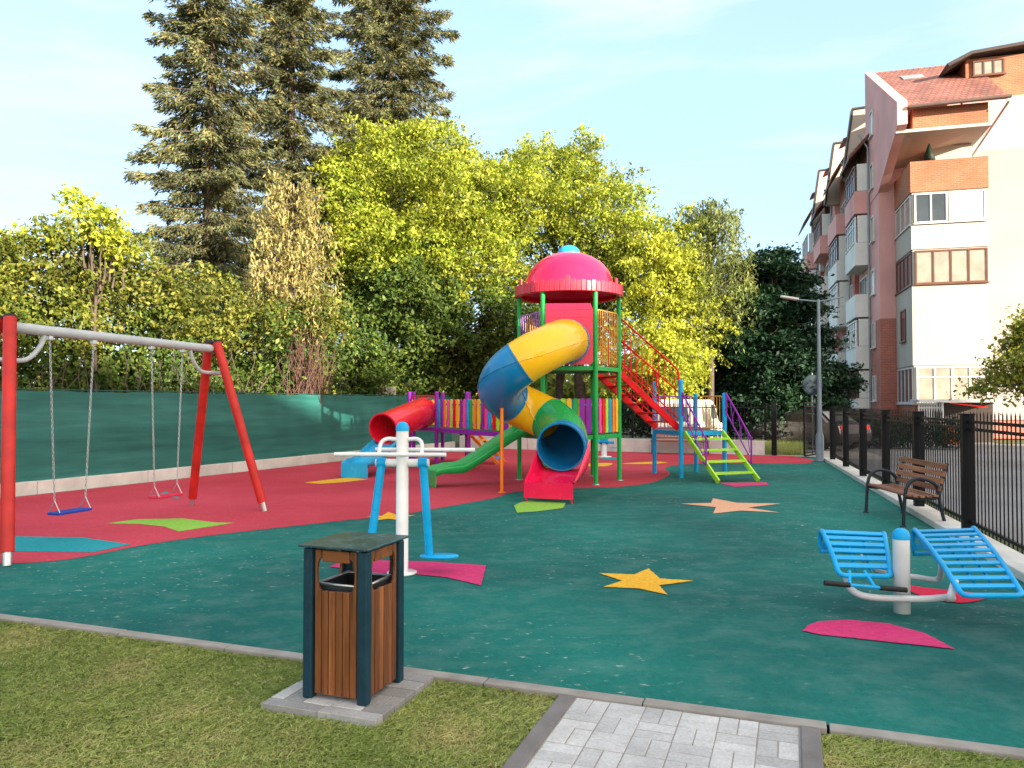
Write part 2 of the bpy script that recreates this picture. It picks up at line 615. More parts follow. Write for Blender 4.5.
M_teal = rubbermat('rubber_teal', (0.003, 0.084, 0.077), (0.006, 0.172, 0.140), 0.8, (0.40, 0.46, 0.43))
M_redr = rubbermat('rubber_red', (0.41, 0.030, 0.052), (0.55, 0.056, 0.090), 0.35, (0.55, 0.28, 0.27))
BWend = CORNER + BWd * 11.3
teal_poly = [LF0 - LFd * 5.42, AB(3.79, 0), (RFx(24.2), 24.2), (BWend.x, BWend.y), (CORNER.x, CORNER.y)]
structure('rubber_ground', MB().sheet([(p[0], p[1]) for p in teal_poly], 0.0), M_teal)

def px_poly(pts):
    return [tuple(G(x, y))[:2] for x, y in pts]

def smooth_loop(pts, per=6):
    k = len(pts)
    P_ = [Vector((p[0], p[1], 0)) for p in pts]
    out = []
    for i in range(k):
        p0, p1, p2, p3 = P_[i - 1], P_[i], P_[(i + 1) % k], P_[(i + 2) % k]
        for j in range(per):
            t = j / per
            q = 0.5 * ((2 * p1) + (p2 - p0) * t + (2 * p0 - 5 * p1 + 4 * p2 - p3) * t * t + (3 * p1 - p0 - 3 * p2 + p3) * t ** 3)
            out.append((q.x, q.y))
    return out

redge = [(-60, 563), (0, 563.5), (45, 562), (90, 556), (140, 546), (200, 537), (250, 531), (300, 525.5), (350, 520), (400, 515),
         (440, 508), (480, 501), (497, 497.5), (512, 492.5), (545, 489.5), (593, 488), (622, 486.7), (650, 483), (663, 478.5), (670, 473.5),
         (665, 468), (678, 465.2), (706, 463.6), (770, 463.5), (806, 463.5), (815, 460)]
rp = [tuple(G(x, y)) for x, y in redge]
rp = [(p.x, p.y) for p in spline(rp, 5)]
inb = Vector((BWd.y, -BWd.x, 0)) * 0.02
rpoly = rp + [(BWend.x + 0.5, BWend.y - 0.25), (CORNER.x, CORNER.y), (LF0.x - LFd.x * 4 + 0.1, LF0.y - LFd.y * 4)]
structure('rubber_ground_red_area', MB().sheet(rpoly, 0.004), M_redr)

M_gy = rubbermat('rubber_yellow', (0.70, 0.36, 0.02), (0.80, 0.46, 0.04), 0.2, (0.7, 0.55, 0.3))
M_gp = rubbermat('rubber_peach', (0.66, 0.34, 0.20), (0.74, 0.42, 0.26), 0.2, (0.7, 0.55, 0.4))
M_gk = rubbermat('rubber_pink', (0.52, 0.025, 0.13), (0.66, 0.05, 0.18), 0.3, (0.7, 0.35, 0.4))
M_gh = rubbermat('rubber_hot_pink', (0.68, 0.012, 0.05), (0.78, 0.02, 0.08), 0.2, (0.7, 0.35, 0.4))
M_gg = rubbermat('rubber_lime', (0.20, 0.42, 0.05), (0.27, 0.52, 0.07), 0.3, (0.5, 0.55, 0.35))
M_gc = rubbermat('rubber_cyan', (0.008, 0.22, 0.26), (0.015, 0.30, 0.34), 0.3, (0.3, 0.5, 0.5))
def marking(pts, mat, smooth=False, z=0.008):
    p = px_poly(pts)
    if smooth:
        p = smooth_loop(p)
    q, k = [], len(p)
    for i in range(k):
        a, b = Vector((*p[i], 0)), Vector((*p[(i + 1) % k], 0))
        m_ = max(1, int((b - a).length / 0.035))
        for j in range(m_):
            c = a.lerp(b, j / m_)
            q.append((c.x + random.uniform(-0.005, 0.005), c.y + random.uniform(-0.005, 0.005)))
    structure('ground_marking', MB().sheet(q, z), mat)
marking([(598.8, 573.8), (634, 575.2), (648.4, 569.2), (660, 579.2), (694.5, 581.5), (659, 586), (667.4, 595.3), (638, 589), (603.9, 587.6), (622, 581.5)], M_gy)
marking([(680, 504), (711, 503.3), (713, 498.6), (737, 503.2), (781, 504), (748, 508), (780, 513), (741, 511), (713, 514), (716, 507.5)], M_gp)
marking([(803, 631.6), (808, 626), (818, 622.2), (848, 620.6), (889, 624.5), (924.8, 634), (955, 650), (925, 646.5), (880, 642), (848, 638.3), (820, 635.5)], M_gk, False)
marking([(905, 586), (930, 589), (960, 592), (988, 596), (982, 600.5), (962, 603.5), (935, 600.5), (912, 593)], M_gh, True)
marking([(329, 567), (345, 562), (380, 561), (425, 562), (486, 566), (481, 586), (447, 578), (406, 573.7), (370, 574)], M_gk)
marking([(106, 524), (137, 519.8), (183, 518.9), (203, 521.5), (215, 523), (235, 523.3), (208, 527.5), (179, 532), (164, 527), (140, 524.5)], M_gg)
marking([(-30, 537), (12, 536.7), (83, 538), (131, 545), (92, 553), (12, 551.7), (-30, 551)], M_gc)
marking([(150, 496), (160, 494.6), (165, 492), (171, 494), (181, 493), (176, 496), (180, 499), (167, 497.6), (158, 500), (159, 497)], M_gc)
marking([(304, 483), (328, 480), (350, 477.6), (368, 479.6), (345, 482.5), (320, 484.2)], M_gy)
marking([(366, 517), (382, 516.2), (388, 512.5), (398, 515.6), (416, 515.8), (400, 518), (404, 521.5), (389, 519.2), (374, 521), (380, 518)], M_gy)
marking([(514, 506), (520, 503), (529, 500.8), (566, 503), (563, 508.5), (537, 511.8), (517, 513.2)], M_gg)
marking([(718, 483.2), (766, 482.7), (769, 485.4), (735, 487)], M_gk)
marking([(584, 466), (592, 463.6), (612, 463.4), (606, 466.4)], M_gy, True)
marking([(622, 464), (650, 462), (668, 462.6), (652, 464.2)], M_gy, True)
marking([(600, 458), (612, 457.5), (620, 459), (608, 460)], M_gc, True)

# kerbs, paving, lawn
def strip(a0, a1, b0, b1, z0, z1, segs, axis):
    mb = MB()
    for i in range(segs):
        t0, t1 = i / segs, (i + 1) / segs
        if axis == 'a':
            x0, x1 = a0 + (a1 - a0) * t0 + 0.003, a0 + (a1 - a0) * t1 - 0.003
            y0, y1 = b0, b1
        else:
            x0, x1 = a0, a1
            y0, y1 = b0 + (b1 - b0) * t0 + 0.003, b0 + (b1 - b0) * t1 - 0.003
        dz = random.uniform(-0.003, 0.003)
        mb.prism([tuple(AB(x0, y0))[:2], tuple(AB(x1, y0))[:2], tuple(AB(x1, y1))[:2], tuple(AB(x0, y1))[:2]], z0, z1 + dz)
    return mb
structure('kerb', strip(-13, 1.42, -0.10, -0.006, -0.10, 0.016, 15, 'a'), M_kerb, 0.006)
structure('kerb', strip(1.428, 7, -0.10, -0.006, -0.10, 0.016, 6, 'a'), M_kerb, 0.006)
structure('kerb', strip(-0.02, 0.075, -5.0, -0.106, -0.10, 0.014, 5, 'b'), M_kerbd, 0.006)
structure('kerb', strip(1.29, 1.385, -5.0, -0.106, -0.10, 0.014, 5, 'b'), M_kerbd, 0.006)

M_paver = islandmat('pavers', [(0.0, (0.42, 0.415, 0.41)), (0.5, (0.49, 0.485, 0.475)), (1.0, (0.57, 0.56, 0.545))], 0.85, 60, 0.5)
def pavers(cells):
    mb = MB()
    for (a0, b0, a1, b1, z) in cells:
        g = 0.0022
        a0, b0, a1, b1 = a0 + g, b0 + g, a1 - g, b1 - g
        c = 0.0035
        q = lambda a, b, zz: AB(a, b, zz)
        vs_ = [q(a0, b0, z - 0.06), q(a1, b0, z - 0.06), q(a1, b1, z - 0.06), q(a0, b1, z - 0.06),
               q(a0, b0, z - c), q(a1, b0, z - c), q(a1, b1, z - c), q(a0, b1, z - c),
               q(a0 + c, b0 + c, z), q(a1 - c, b0 + c, z), q(a1 - c, b1 - c, z), q(a0 + c, b1 - c, z)]
        mb.add(vs_, [(0, 1, 5, 4), (1, 2, 6, 5), (2, 3, 7, 6), (3, 0, 4, 7), (4, 5, 9, 8), (5, 6, 10, 9), (6, 7, 11, 10), (7, 4, 8, 11), (8, 9, 10, 11)])
    return mb
cells = []
for i in range(6):
    for j in range(24):
        a, b = 0.082 + i * 0.2, -0.110 - (j + 1) * 0.2
        rz_ = lambda: 0.006 + random.uniform(-0.0025, 0.0025)
        if (i + j) % 2:
            cells += [(a, b, a + 0.2, b + 0.1, rz_()), (a, b + 0.1, a + 0.2, b + 0.2, rz_())]
        else:
            cells += [(a, b, a + 0.1, b + 0.2, rz_()), (a + 0.1, b, a + 0.2, b + 0.2, rz_())]
structure('paving', pavers(cells), M_paver)
structure('paving_bed', MB().sheet([tuple(AB(0.07, -5))[:2], tuple(AB(1.3, -5))[:2], tuple(AB(1.3, -0.1))[:2], tuple(AB(0.07, -0.1))[:2]], 0.0025), M_kerb)

# plinth of pavers under the litter bin
BA0, BA1, BB0, BB1 = -1.55, -0.82, -0.83, -0.105
cells = []
cells += [(BA0, BB0, BA0 + 0.37, BB0 + 0.09, 0.022), (BA0 + 0.37, BB0, BA1, BB0 + 0.09, 0.024)]
bb = BB0 + 0.09
while bb < BB1 - 0.01:
    b2 = min(bb + 0.125, BB1)
    aa = BA0
    off = random.choice((0.09, 0.14))
    first = True
    while aa < BA1 - 0.01:
        w = off if first else random.choice((0.125, 0.185, 0.22))
        first = False
        a2 = aa + w
        if a2 > BA1 - 0.05:
            a2 = BA1
        cells.append((aa, bb, a2, b2, 0.024 + random.uniform(-0.003, 0.003)))
        aa = a2
    bb = b2
M_padp = islandmat('plinth_pavers', [(0.0, (0.22, 0.21, 0.20)), (0.6, (0.32, 0.31, 0.30)), (1.0, (0.52, 0.51, 0.49))], 0.85, 50, 0.5)
structure('bin_plinth', pavers(cells), M_padp)

# lawn: soil sheet and blades
structure('lawn_soil', MB().sheet([tuple(AB(-14, -7))[:2], tuple(AB(8, -7))[:2], tuple(AB(8, -0.1))[:2], tuple(AB(-14, -0.1))[:2]], -0.016), pm('lawn_thatch', (0.22, 0.27, 0.075), 0.95, var=0.45, scale=70, bmp=0.6, bscale=200))
def grass_patch(name, a0, a1, b0, b1, count, label):
    a = rng.uniform(a0, a1, count)
    b = rng.uniform(b0, b1, count)
    # a third of the blades grow in tufts, some hanging over the kerb
    k = count // 7
    nc = max(8, count // 220)
    ca, cb_ = rng.uniform(a0, a1, nc), rng.uniform(b0, b1, nc)
    edge = rng.random(nc) < 0.12
    cb_[edge] = b1 - 0.01
    pick = rng.integers(0, nc, k)
    a[:k] = ca[pick] + rng.normal(0, 0.028, k)
    b[:k] = np.minimum(cb_[pick] + rng.normal(0, 0.028, k), b1 + 0.02)
    tall = np.ones(count)
    tall[:k] = rng.uniform(1.0, 1.45, nc)[pick]
    keep = ~((a > BA0 - 0.01) & (a < BA1 + 0.01) & (b > BB0 - 0.01) & (b < BB1 + 0.01))
    a, b, tall = a[keep], b[keep], tall[keep]
    n = len(a)
    X = O.x + E1.x * a + E2.x * b
    Y = O.y + E1.y * a + E2.y * b
    h = tall * rng.uniform(0.010, 0.026, n) * (0.75 + 0.35 * (np.sin(a * 2.1 + 1.3 * np.sin(b * 2.7)) * np.cos(b * 3.1 + a) * 0.5 + 0.5))
    th = rng.uniform(0, 2 * PI, n)
    w = rng.uniform(0.0022, 0.0042, n)
    lean = rng.normal(0, 1.2, (n, 2)) * h[:, None] + np.array([[0.7, -0.35]]) * h[:, None]
    base = np.stack([X, Y, np.full(n, -0.016)], 1)
    side = np.stack([np.cos(th) * w, np.sin(th) * w, np.zeros(n)], 1)
    mid = base + np.concatenate([lean * 0.35, (h * 0.55)[:, None]], 1)
    tip = base + np.concatenate([lean, h[:, None] * 0.8 + 0.001], 1)
    V = np.stack([base - side, base + side, mid + side * 0.7, tip, mid - side * 0.7], 1).reshape(-1, 3)
    o = fast_mesh(name, V, 5, M_grass)
    tag(o, label, 'grass', kind='stuff')
def grass_material():
    m, t, out = newmat('lawn_grass')
    g = N(t, 'ShaderNodeNewGeometry')
    r = ramp(t, [(0.0, (0.27, 0.36, 0.075)), (0.45, (0.39, 0.47, 0.115)), (0.8, (0.52, 0.55, 0.19)), (1.0, (0.62, 0.56, 0.28))])
    t.links.new(g.outputs['Random Per Island'], r.inputs['Fac'])
    tc = N(t, 'ShaderNodeTexCoord').outputs['Object']
    n = noise(t, tc, 1.7, 4, 0.6)
    f = ramp(t, [(0.52, (0, 0, 0)), (0.70, (0.7, 0.7, 0.7))])
    t.links.new(n.outputs['Fac'], f.inputs['Fac'])
    col = mixc(t, f.outputs['Color'], r.outputs['Color'], (0.66, 0.55, 0.25))
    n2 = noise(t, tc, 0.9, 3, 0.5)
    f2 = ramp(t, [(0.40, (0.70, 0.80, 0.64)), (0.60, (1.18, 1.15, 1.12))])
    t.links.new(n2.outputs['Fac'], f2.inputs['Fac'])
    col = mixc(t, 1.0, col, f2.outputs['Color'], 'MULTIPLY')
    p = N(t, 'ShaderNodeBsdfPrincipled')
    p.inputs['Roughness'].default_value = 0.6
    p.inputs['Specular IOR Level'].default_value = 0.2
    t.links.new(col, p.inputs['Base Color'])
    gg = N(t, 'ShaderNodeNewGeometry')
    va = N(t, 'ShaderNodeVectorMath', operation='SCALE')
    va.inputs['Scale'].default_value = 0.28
    t.links.new(gg.outputs['Normal'], va.inputs[0])
    vb = N(t, 'ShaderNodeVectorMath', operation='ADD')
    vb.inputs[1].default_value = (0, 0, 1)
    t.links.new(va.outputs[0], vb.inputs[0])
    vn = N(t, 'ShaderNodeVectorMath', operation='NORMALIZE')
    t.links.new(vb.outputs[0], vn.inputs[0])
    t.links.new(vn.outputs[0], p.inputs['Normal'])
    tr = N(t, 'ShaderNodeBsdfTranslucent')
    t.links.new(col, tr.inputs['Color'])
    mx = N(t, 'ShaderNodeMixShader')
    mx.inputs[0].default_value = 0.2
    t.links.new(p.outputs[0], mx.inputs[1])
    t.links.new(tr.outputs[0], mx.inputs[2])
    t.links.new(mx.outputs[0], out.inputs['Surface'])
    return m
M_grass = grass_material()
grass_patch('grass', -7.0, -0.025, -2.4, -0.104, 225000, 'short yellowish green lawn around the litter bin')
grass_patch('grass', 1.39, 3.0, -1.1, -0.104, 26000, 'small strip of lawn right of the grey paving')

# street, verge and path outside the fences
M_asph = pm('street_asphalt', (0.20, 0.20, 0.205), 0.9, var=0.18, scale=0.4, bmp=0.3, bscale=50)
structure('street', MB().sheet([(RFx(-10) + 0.7, -10), (60, -10), (60, 26.0), (60, 30.5), (-2, 33.5), (7.6, 28.6), (9.3, 24.7), (RFx(24) + 0.5, 24)], -0.03), M_asph)
structure('street', MB().sheet([(13.5, 31), (20, 30.6), (34, 75), (26, 75)], -0.026), M_asph)
M_pave = pm('pavement_slabs', (0.36, 0.34, 0.31), 0.9, var=0.15, scale=0.8, bmp=0.3, bscale=40)
structure('path', MB().sheet([(7.9, 24.95), (11.5, 23.4), (13.5, 30.6), (8.6, 31.8)], -0.022), M_pave)

# ================================================================== LEFT GREEN SCREEN FENCE
M_screen = None
def screen_material():
    m, t, out = newmat('green_screen_fabric')
    tc = N(t, 'ShaderNodeTexCoord').outputs['Object']
    sp = N(t, 'ShaderNodeSeparateXYZ')
    t.links.new(tc, sp.inputs[0])
    mp = N(t, 'ShaderNodeMapping')
    mp.inputs['Scale'].default_value = (0.35, 0.35, 5.0)
    t.links.new(tc, mp.inputs['Vector'])
    n = noise(t, mp.outputs['Vector'], 1.4, 5, 0.6)
    r = ramp(t, [(0.3, (0.014, 0.120, 0.105)), (0.7, (0.032, 0.200, 0.170))])
    t.links.new(n.outputs['Fac'], r.inputs['Fac'])
    wv = noise(t, tc, 220, 1, 0.5)
    wr = ramp(t, [(0.35, (0.75,) * 3), (0.65, (1.2,) * 3)])
    t.links.new(wv.outputs['Fac'], wr.inputs['Fac'])
    col = mixc(t, 1.0, r.outputs['Color'], wr.outputs['Color'], 'MULTIPLY')
    p = N(t, 'ShaderNodeBsdfPrincipled')
    p.inputs['Roughness'].default_value = 0.55
    t.links.new(col, p.inputs['Base Color'])
    t.links.new(bump(t, n.outputs['Fac'], 0.35, 0.03), p.inputs['Normal'])
    tr = N(t, 'ShaderNodeBsdfTranslucent')
    t.links.new(col, tr.inputs['Color'])
    mx = N(t, 'ShaderNodeMixShader')
    mx.inputs[0].default_value = 0.25
    t.links.new(p.outputs[0], mx.inputs[1])
    t.links.new(tr.outputs[0], mx.inputs[2])
    t.links.new(mx.outputs[0], out.inputs['Surface'])
    return m
M_screen = screen_material()
LFlen = (CORNER - LFL).length
LFn = Vector((-LFd.y, LFd.x, 0))      # outward (away from the playground)
sf = thing('screen_fence', 'dark green privacy screen fence along the left side behind the swings', 'fence', LFL)
nx, nz = 260, 14
vs_, fs_ = [], []
for i in range(nx + 1):
    s = LFlen * i / nx
    for j in range(nz + 1):
        h = j / nz
        z = 0.24 + 1.70 * h - 0.022 * abs(math.sin(s * PI / 2.5)) * h + 0.008 * math.sin(s * 7.1) * h
        d = 0.03 * math.sin(s * 2.5 + 2 * h) * (0.4 + h) + 0.014 * math.sin(s * 5.3 + 7 * h) + 0.02 * math.sin(h * 9.0 + 0.4 * math.sin(s)) + 0.008 * math.sin(s * 9)
        p = LFd * s + LFn * (0.10 + d)
        vs_.append((p.x, p.y, z))
for i in range(nx):
    for j in range(nz):
        a = i * (nz + 1) + j
        fs_.append((a, a + nz + 1, a + nz + 2, a + 1))
MB().add(vs_, fs_, True).build('screen_fabric', M_screen, sf)
rail = MB()
for z in (1.955, 1.38, 0.82):
    rail.tube([LFd * 0 + LFn * 0.175 + Vector((0, 0, z)), LFd * LFlen + LFn * 0.175 + Vector((0, 0, z))], 0.012, 6)
M_dgreen = pm('dark_green_wire', (0.012, 0.07, 0.055), 0.5)
rail.build('rail', M_dgreen, sf)
for k in range(int(LFlen / 2.5) + 1):
    p = LFd * (k * 2.5 + 0.2) + LFn * 0.225
    MB().box((p.x, p.y, 0.98), (0.06, 0.06, 1.96), math.atan2(LFd.y, LFd.x)).build('post', M_dgreen, sf)
pl = MB()
k = 0
s = 0.0
while s < LFlen - 0.1:
    e = min(s + 2.45, LFlen)
    c = LFL + LFd * ((s + e) / 2) + LFn * 0.10
    pl.box((c.x, c.y, 0.11), (e - s - 0.012, 0.24, 0.26 + random.uniform(-0.008, 0.008)), math.atan2(LFd.y, LFd.x))
    s = e
tag(pl.build('concrete_plinth', M_conc, None, 0.01), 'pale concrete plinth running under the green screen fence', 'low wall')

# ================================================================== BACK WALL AND FENCE
bwl = 11.0
ang_b = math.atan2(BWd.y, BWd.x)
BWn = Vector((-BWd.y, BWd.x, 0))
bw = MB()
s = 0.0
while s < bwl - 0.1:
    e = min(s + 2.75, bwl)
    c = CORNER + BWd * ((s + e) / 2) + BWn * 0.12
    bw.box((c.x, c.y, 0.20), (e - s - 0.012, 0.22, 0.52), ang_b)
    s = e
tag(bw.build('concrete_wall', M_conc, None, 0.01), 'low white concrete wall along the back of the playground', 'low wall')
def bar_panel(length, z0, z1, step=0.11, tip=True, rails=(0.12,), barw=0.016):
    """vertical bars between rails, along local x"""
    mb = MB()
    n = int(length / step)
    for i in range(n + 1):
        x = step * 0.5 + (length - step) * i / n
        mb.box((x, 0, (z0 + z1) / 2), (barw, barw, z1 - z0))
        if tip:
            q = barw / 2
            mb.add([(x - q, -q, z1), (x + q, -q, z1), (x + q, q, z1), (x - q, q, z1), (x, 0, z1 + 0.05)], [(0, 1, 4), (1, 2, 4), (2, 3, 4), (3, 0, 4)])
    for r_ in rails:
        mb.box((length / 2, 0, r_), (length, 0.035, 0.035))
    return mb
bf = thing('metal_fence', 'black metal bar fence standing on the low white back wall', 'fence', CORNER + BWn * 0.12, ang_b)
pp = bar_panel(2.12, 0.52, 1.66, 0.115, True, (0.60, 1.55))
proto_panel = pp.build('panel', M_black, bf)
proto_panel.location = (0.06, 0, 0)
for k in range(1, 5):
    c = proto_panel.copy()
    COL.objects.link(c)
    c.location = (0.06 + k * 2.2, 0, 0)
for k in range(6):
    MB().box((0.02 + k * 2.2, 0, 1.08), (0.07, 0.07, 1.2)).build('post', M_black, bf, 0.004)
# thick gate post and open gate
gp = BWend
tag(MB().box((gp.x, gp.y, 0.86), (0.16, 0.16, 1.72), ang_b).box((gp.x, gp.y, 1.735), (0.19, 0.19, 0.03), ang_b).build('gate_post', M_black, None, 0.006),
    'thick black gate post at the end of the back fence', 'post')
g0, g1 = Vector((9.62, 24.35, 0)), Vector((8.93, 23.55, 0))
gd = g1 - g0
gate = thing('metal_gate', 'open black metal gate leaf beside the street lamp', 'gate', g0, math.atan2(gd.y, gd.x))
gl = gd.length
bar_panel(gl - 0.1, 0.14, 1.62, 0.105, False, (0.16, 1.60, 0.9)).build('bars', M_black, gate).location = (0.05, 0, 0)
fr = MB()
for x in (0.03, gl - 0.03):
    fr.box((x, 0, 0.89), (0.05, 0.05, 1.62))
fr.box((gl / 2, 0, 1.70), (gl - 0.11, 0.045, 0.05)).box((gl / 2, 0, 0.085), (gl - 0.11, 0.045, 0.05))
fr.build('gate_frame', M_black, gate, 0.004)
MB().tube([(gl - 0.05, -0.03, 0.95), (gl - 0.05, -0.08, 0.95), (gl - 0.17, -0.08, 0.95)], 0.012, 8).build('handle', M_steel, gate)
tag(MB().box((9.78, 24.5, 0.85), (0.12, 0.12, 1.7), R(20)).box((9.78, 24.5, 1.715), (0.15, 0.15, 0.03), R(20)).build('gate_post', M_black, None, 0.005),
    'slim black gate post just behind the street lamp', 'post')

# ================================================================== RIGHT FENCE
rfd = Vector((0.2815, 1, 0)).normalized()
ang_r = math.atan2(rfd.y, rfd.x)
p0 = Vector((RFx(4.6), 4.6, 0))
rf = thing('metal_fence', 'black metal bar fence with thick square posts along the street on the right', 'fence', p0, ang_r)
step_r = 2.5 / rfd.y
panel0 = None
for k in range(8):
    x = k * step_r
    pb = MB().box((x, 0.0, 0.80), (0.135, 0.135, 1.50)).box((x, 0, 1.56), (0.15, 0.15, 0.022))
    pb.build('post', M_black, rf, 0.005)
    if k < 7:
        if panel0 is None:
            panel0 = bar_panel(step_r - 0.15, 0.17, 1.56, 0.135, True, (0.24, 1.47, 1.38), 0.012).build('panel', M_black, rf)
            panel0.location = (x + 0.075, 0, 0)
        else:
            c = panel0.copy()
            COL.objects.link(c)
            c.location = (x + 0.075, 0, 0)
kb = MB()
s = -0.6
while s < step_r * 7.2:
    e = s + 1.96
    c = p0 + rfd * ((s + e) / 2) + Vector((-rfd.y, rfd.x, 0)) * 0.01
    kb.box((c.x, c.y, 0.0), (e - s - 0.012, 0.34, 0.17 + random.uniform(-0.006, 0.006)), ang_r)
    s = e
tag(kb.build('concrete_plinth', M_conc, None, 0.012), 'pale concrete base strip under the black street fence', 'low wall')

# ================================================================== STREET LAMP AND SIGN
lp = G(820, 461.5)
lamp = thing('street_lamp', 'grey double armed street lamp by the open gate', 'street lamp', lp)
M_lampg = pm('lamp_grey', (0.16, 0.20, 0.24), 0.4, 0.2, grime=0.05)
MB().lathe([(0.0, 0), (0.16, 0), (0.16, 0.03), (0.115, 0.05), (0.115, 0.75), (0.07, 0.85), (0.055, 2.6), (0.042, 4.72), (0.0, 4.74)], 10).build('pole', M_lampg, lamp)
MB().tube([(0.0, 0, 4.66), (-0.35, 0.02, 4.70), (-0.62, 0.03, 4.72)], 0.024, 8).tube([(0, 0, 4.66), (0.35, -0.02, 4.72), (0.72, -0.03, 4.80)], 0.022, 8).build('arm', M_lampg, lamp)
hd = MB()
hd.extrude([(-0.60, -0.10, 4.70), (-0.60, 0.14, 4.70), (-1.02, 0.12, 4.775), (-1.10, 0.06, 4.785), (-1.10, -0.04, 4.785), (-1.02, -0.08, 4.775)], (0, 0, 0.06))
hd.build('lamp_head', pm('lamp_head_grey', (0.62, 0.63, 0.62), 0.4), lamp, 0.012)
sp_ = at(812, 385, 25.4)
sgn = thing('round_sign', 'round traffic sign seen from behind next to the lamp pole', 'sign', (sp_.x, sp_.y, 0))
Mx = Matrix.Rotation(PI / 2, 3, 'X')
MB().lathe([(0.0, -0.012), (0.33, -0.012), (0.34, 0.0), (0.33, 0.012), (0.0, 0.012)], 28, (0, -0.05, sp_.z), Mx).build('disc', pm('sign_back', (0.022, 0.035, 0.045), 0.6, spec=0.2), sgn)
MB().tube([(0, 0, -0.03), (0, 0, sp_.z + 0.4)], 0.03, 8).build('pole', M_lampg, sgn)

# ================================================================== LITTER BIN
bin_c = AB(-1.165, -0.47, 0.024)
bn = thing('litter_bin', 'square wooden slatted litter bin with slate blue steel corners on the lawn edge', 'litter bin', bin_c, R(-20))
W, Dp, H = 0.41, 0.44, 0.855
M_slat = woodmat('bin_slats', (0.065, 0.020, 0.008), (0.34, 0.115, 0.036), 2, 0.42)
M_slath = woodmat('bin_boards', (0.12, 0.036, 0.012), (0.40, 0.13, 0.034), 0, 0.42)
for sx in (-1, 1):
    for sy in (-1, 1):
        x, y = sx * (W / 2 - 0.028), sy * (Dp / 2 - 0.028)
        MB().box((x, y, H / 2 - 0.004), (0.062, 0.062, H - 0.008)).build('corner_post', M_slate, bn, 0.010, 3)
def bin_face(width, M3):
    """boards of one side; local u across, z up, facing -v"""
    out = []
    inner = width - 0.135
    n = 6
    w = inner / n
    slats, top = MB(), MB()
    th = 0.018
    def T(u, v, z):
        return M3 @ Vector((u, v, z))
    def box(mb, u0, u1, z0, z1):
        pts = [T(u0, 0, z0), T(u1, 0, z0), T(u1, 0, z1), T(u0, 0, z1)]
        mb.extrude(pts, M3.to_3x3() @ Vector((0, th, 0)))
    for i in range(n):
        u0 = -inner / 2 + i * w + 0.0022
        u1 = -inner / 2 + (i + 1) * w - 0.0022
        if i in (0, n - 1):
            poly = []
            zt, zb, zm = 0.795, 0.615, 0.705
            cut = w * 0.62
            inn, outu = (u1, u0) if i == 0 else (u0, u1)
            sgn_ = 1 if inn > outu else -1
            poly = [(outu, 0.03), (inn, 0.03), (inn, zb)]
            for q in range(1, 10):
                a = PI * q / 10
                poly.append((inn - sgn_ * cut * math.sin(a) ** 0.8, zm - math.cos(a) * (zt - zb) / 2))
            poly += [(inn, zt), (inn, 0.84), (outu, 0.84)]
            pts = [T(u, 0, z) for u, z in poly]
            if sgn_ < 0:
                pts = pts[::-1]
            slats.extrude(pts, M3.to_3x3() @ Vector((0, th, 0)))
        else:
            box(slats, u0, u1, 0.03, 0.612 + random.uniform(-0.002, 0.002))
    box(top, -inner / 2 + w + 0.003, inner / 2 - w - 0.003, 0.775, 0.838)
    return slats, top
for ang, wd, dist in ((0, W, Dp / 2), (PI / 2, Dp, W / 2), (PI, W, Dp / 2), (-PI / 2, Dp, W / 2)):
    M3 = Matrix.Rotation(ang, 4, 'Z') @ Matrix.Translation((0, -dist + 0.012, 0))
    sl, tp = bin_face(wd, M3)
    sl.build('slats', M_slat, bn, 0.003)
    tp.build('top_board', M_slath, bn, 0.003)
lid = MB().box((0, 0, H + 0.008), (W + 0.048, Dp + 0.05, 0.014))
def lidmat():
    m, t, out = newmat('bin_lid_steel')
    tc = N(t, 'ShaderNodeTexCoord').outputs['Object']
    n = noise(t, tc, 9, 6, 0.7)
    r = ramp(t, [(0.46, (0.010, 0.045, 0.062)), (0.60, (0.035, 0.095, 0.11)), (0.76, (0.40, 0.46, 0.48))])  # pale blotches painted in for a white reflection smeared over the lid
    t.links.new(n.outputs['Fac'], r.inputs['Fac'])
    n2 = noise(t, tc, 90, 3, 0.7)
    r2 = ramp(t, [(0.62, (0, 0, 0)), (0.72, (0.5,) * 3)])
    t.links.new(n2.outputs['Fac'], r2.inputs['Fac'])
    col = mixc(t, r2.outputs['Color'], r.outputs['Color'], (0.4, 0.42, 0.42))
    rr = ramp(t, [(0.4, (0.28,) * 3), (0.7, (0.5,) * 3)])
    t.links.new(n.outputs['Fac'], rr.inputs['Fac'])
    principled(t, out, col, rr.outputs['Color'], 0.0, None, 0.3)
    return m
lid.build('lid', lidmat(), bn, 0.004)
sc = MB()
for sx in (-1, 1):
    for u in (0.165,):
        sc.lathe([(0.0, -0.006), (0.008, -0.006), (0.008, 0.0)], 8, (sx * u, -Dp / 2 - 0.002, H - 0.016), Matrix.Rotation(PI / 2, 3, 'X'))
sc.build('bolt', M_steel, bn)
ln = MB()
for (x, y, sx, sy) in ((0, -0.155, 0.30, 0.008), (0, 0.155, 0.30, 0.008), (-0.146, 0, 0.008, 0.302), (0.146, 0, 0.008, 0.302)):
    ln.box((x, y, 0.345), (sx, sy, 0.58))
ln.box((0, 0, 0.06), (0.29, 0.30, 0.01))
lb = ln.build('liner', pm('liner_metal', (0.05, 0.055, 0.065), 0.35, 0.6, grime=0.05), bn)
MB().tube([(-0.15, -0.16, 0.638), (0.15, -0.16, 0.638), (0.15, 0.16, 0.638), (-0.15, 0.16, 0.638)], 0.009, 8, closed=True).build('rim', M_steel, lb)

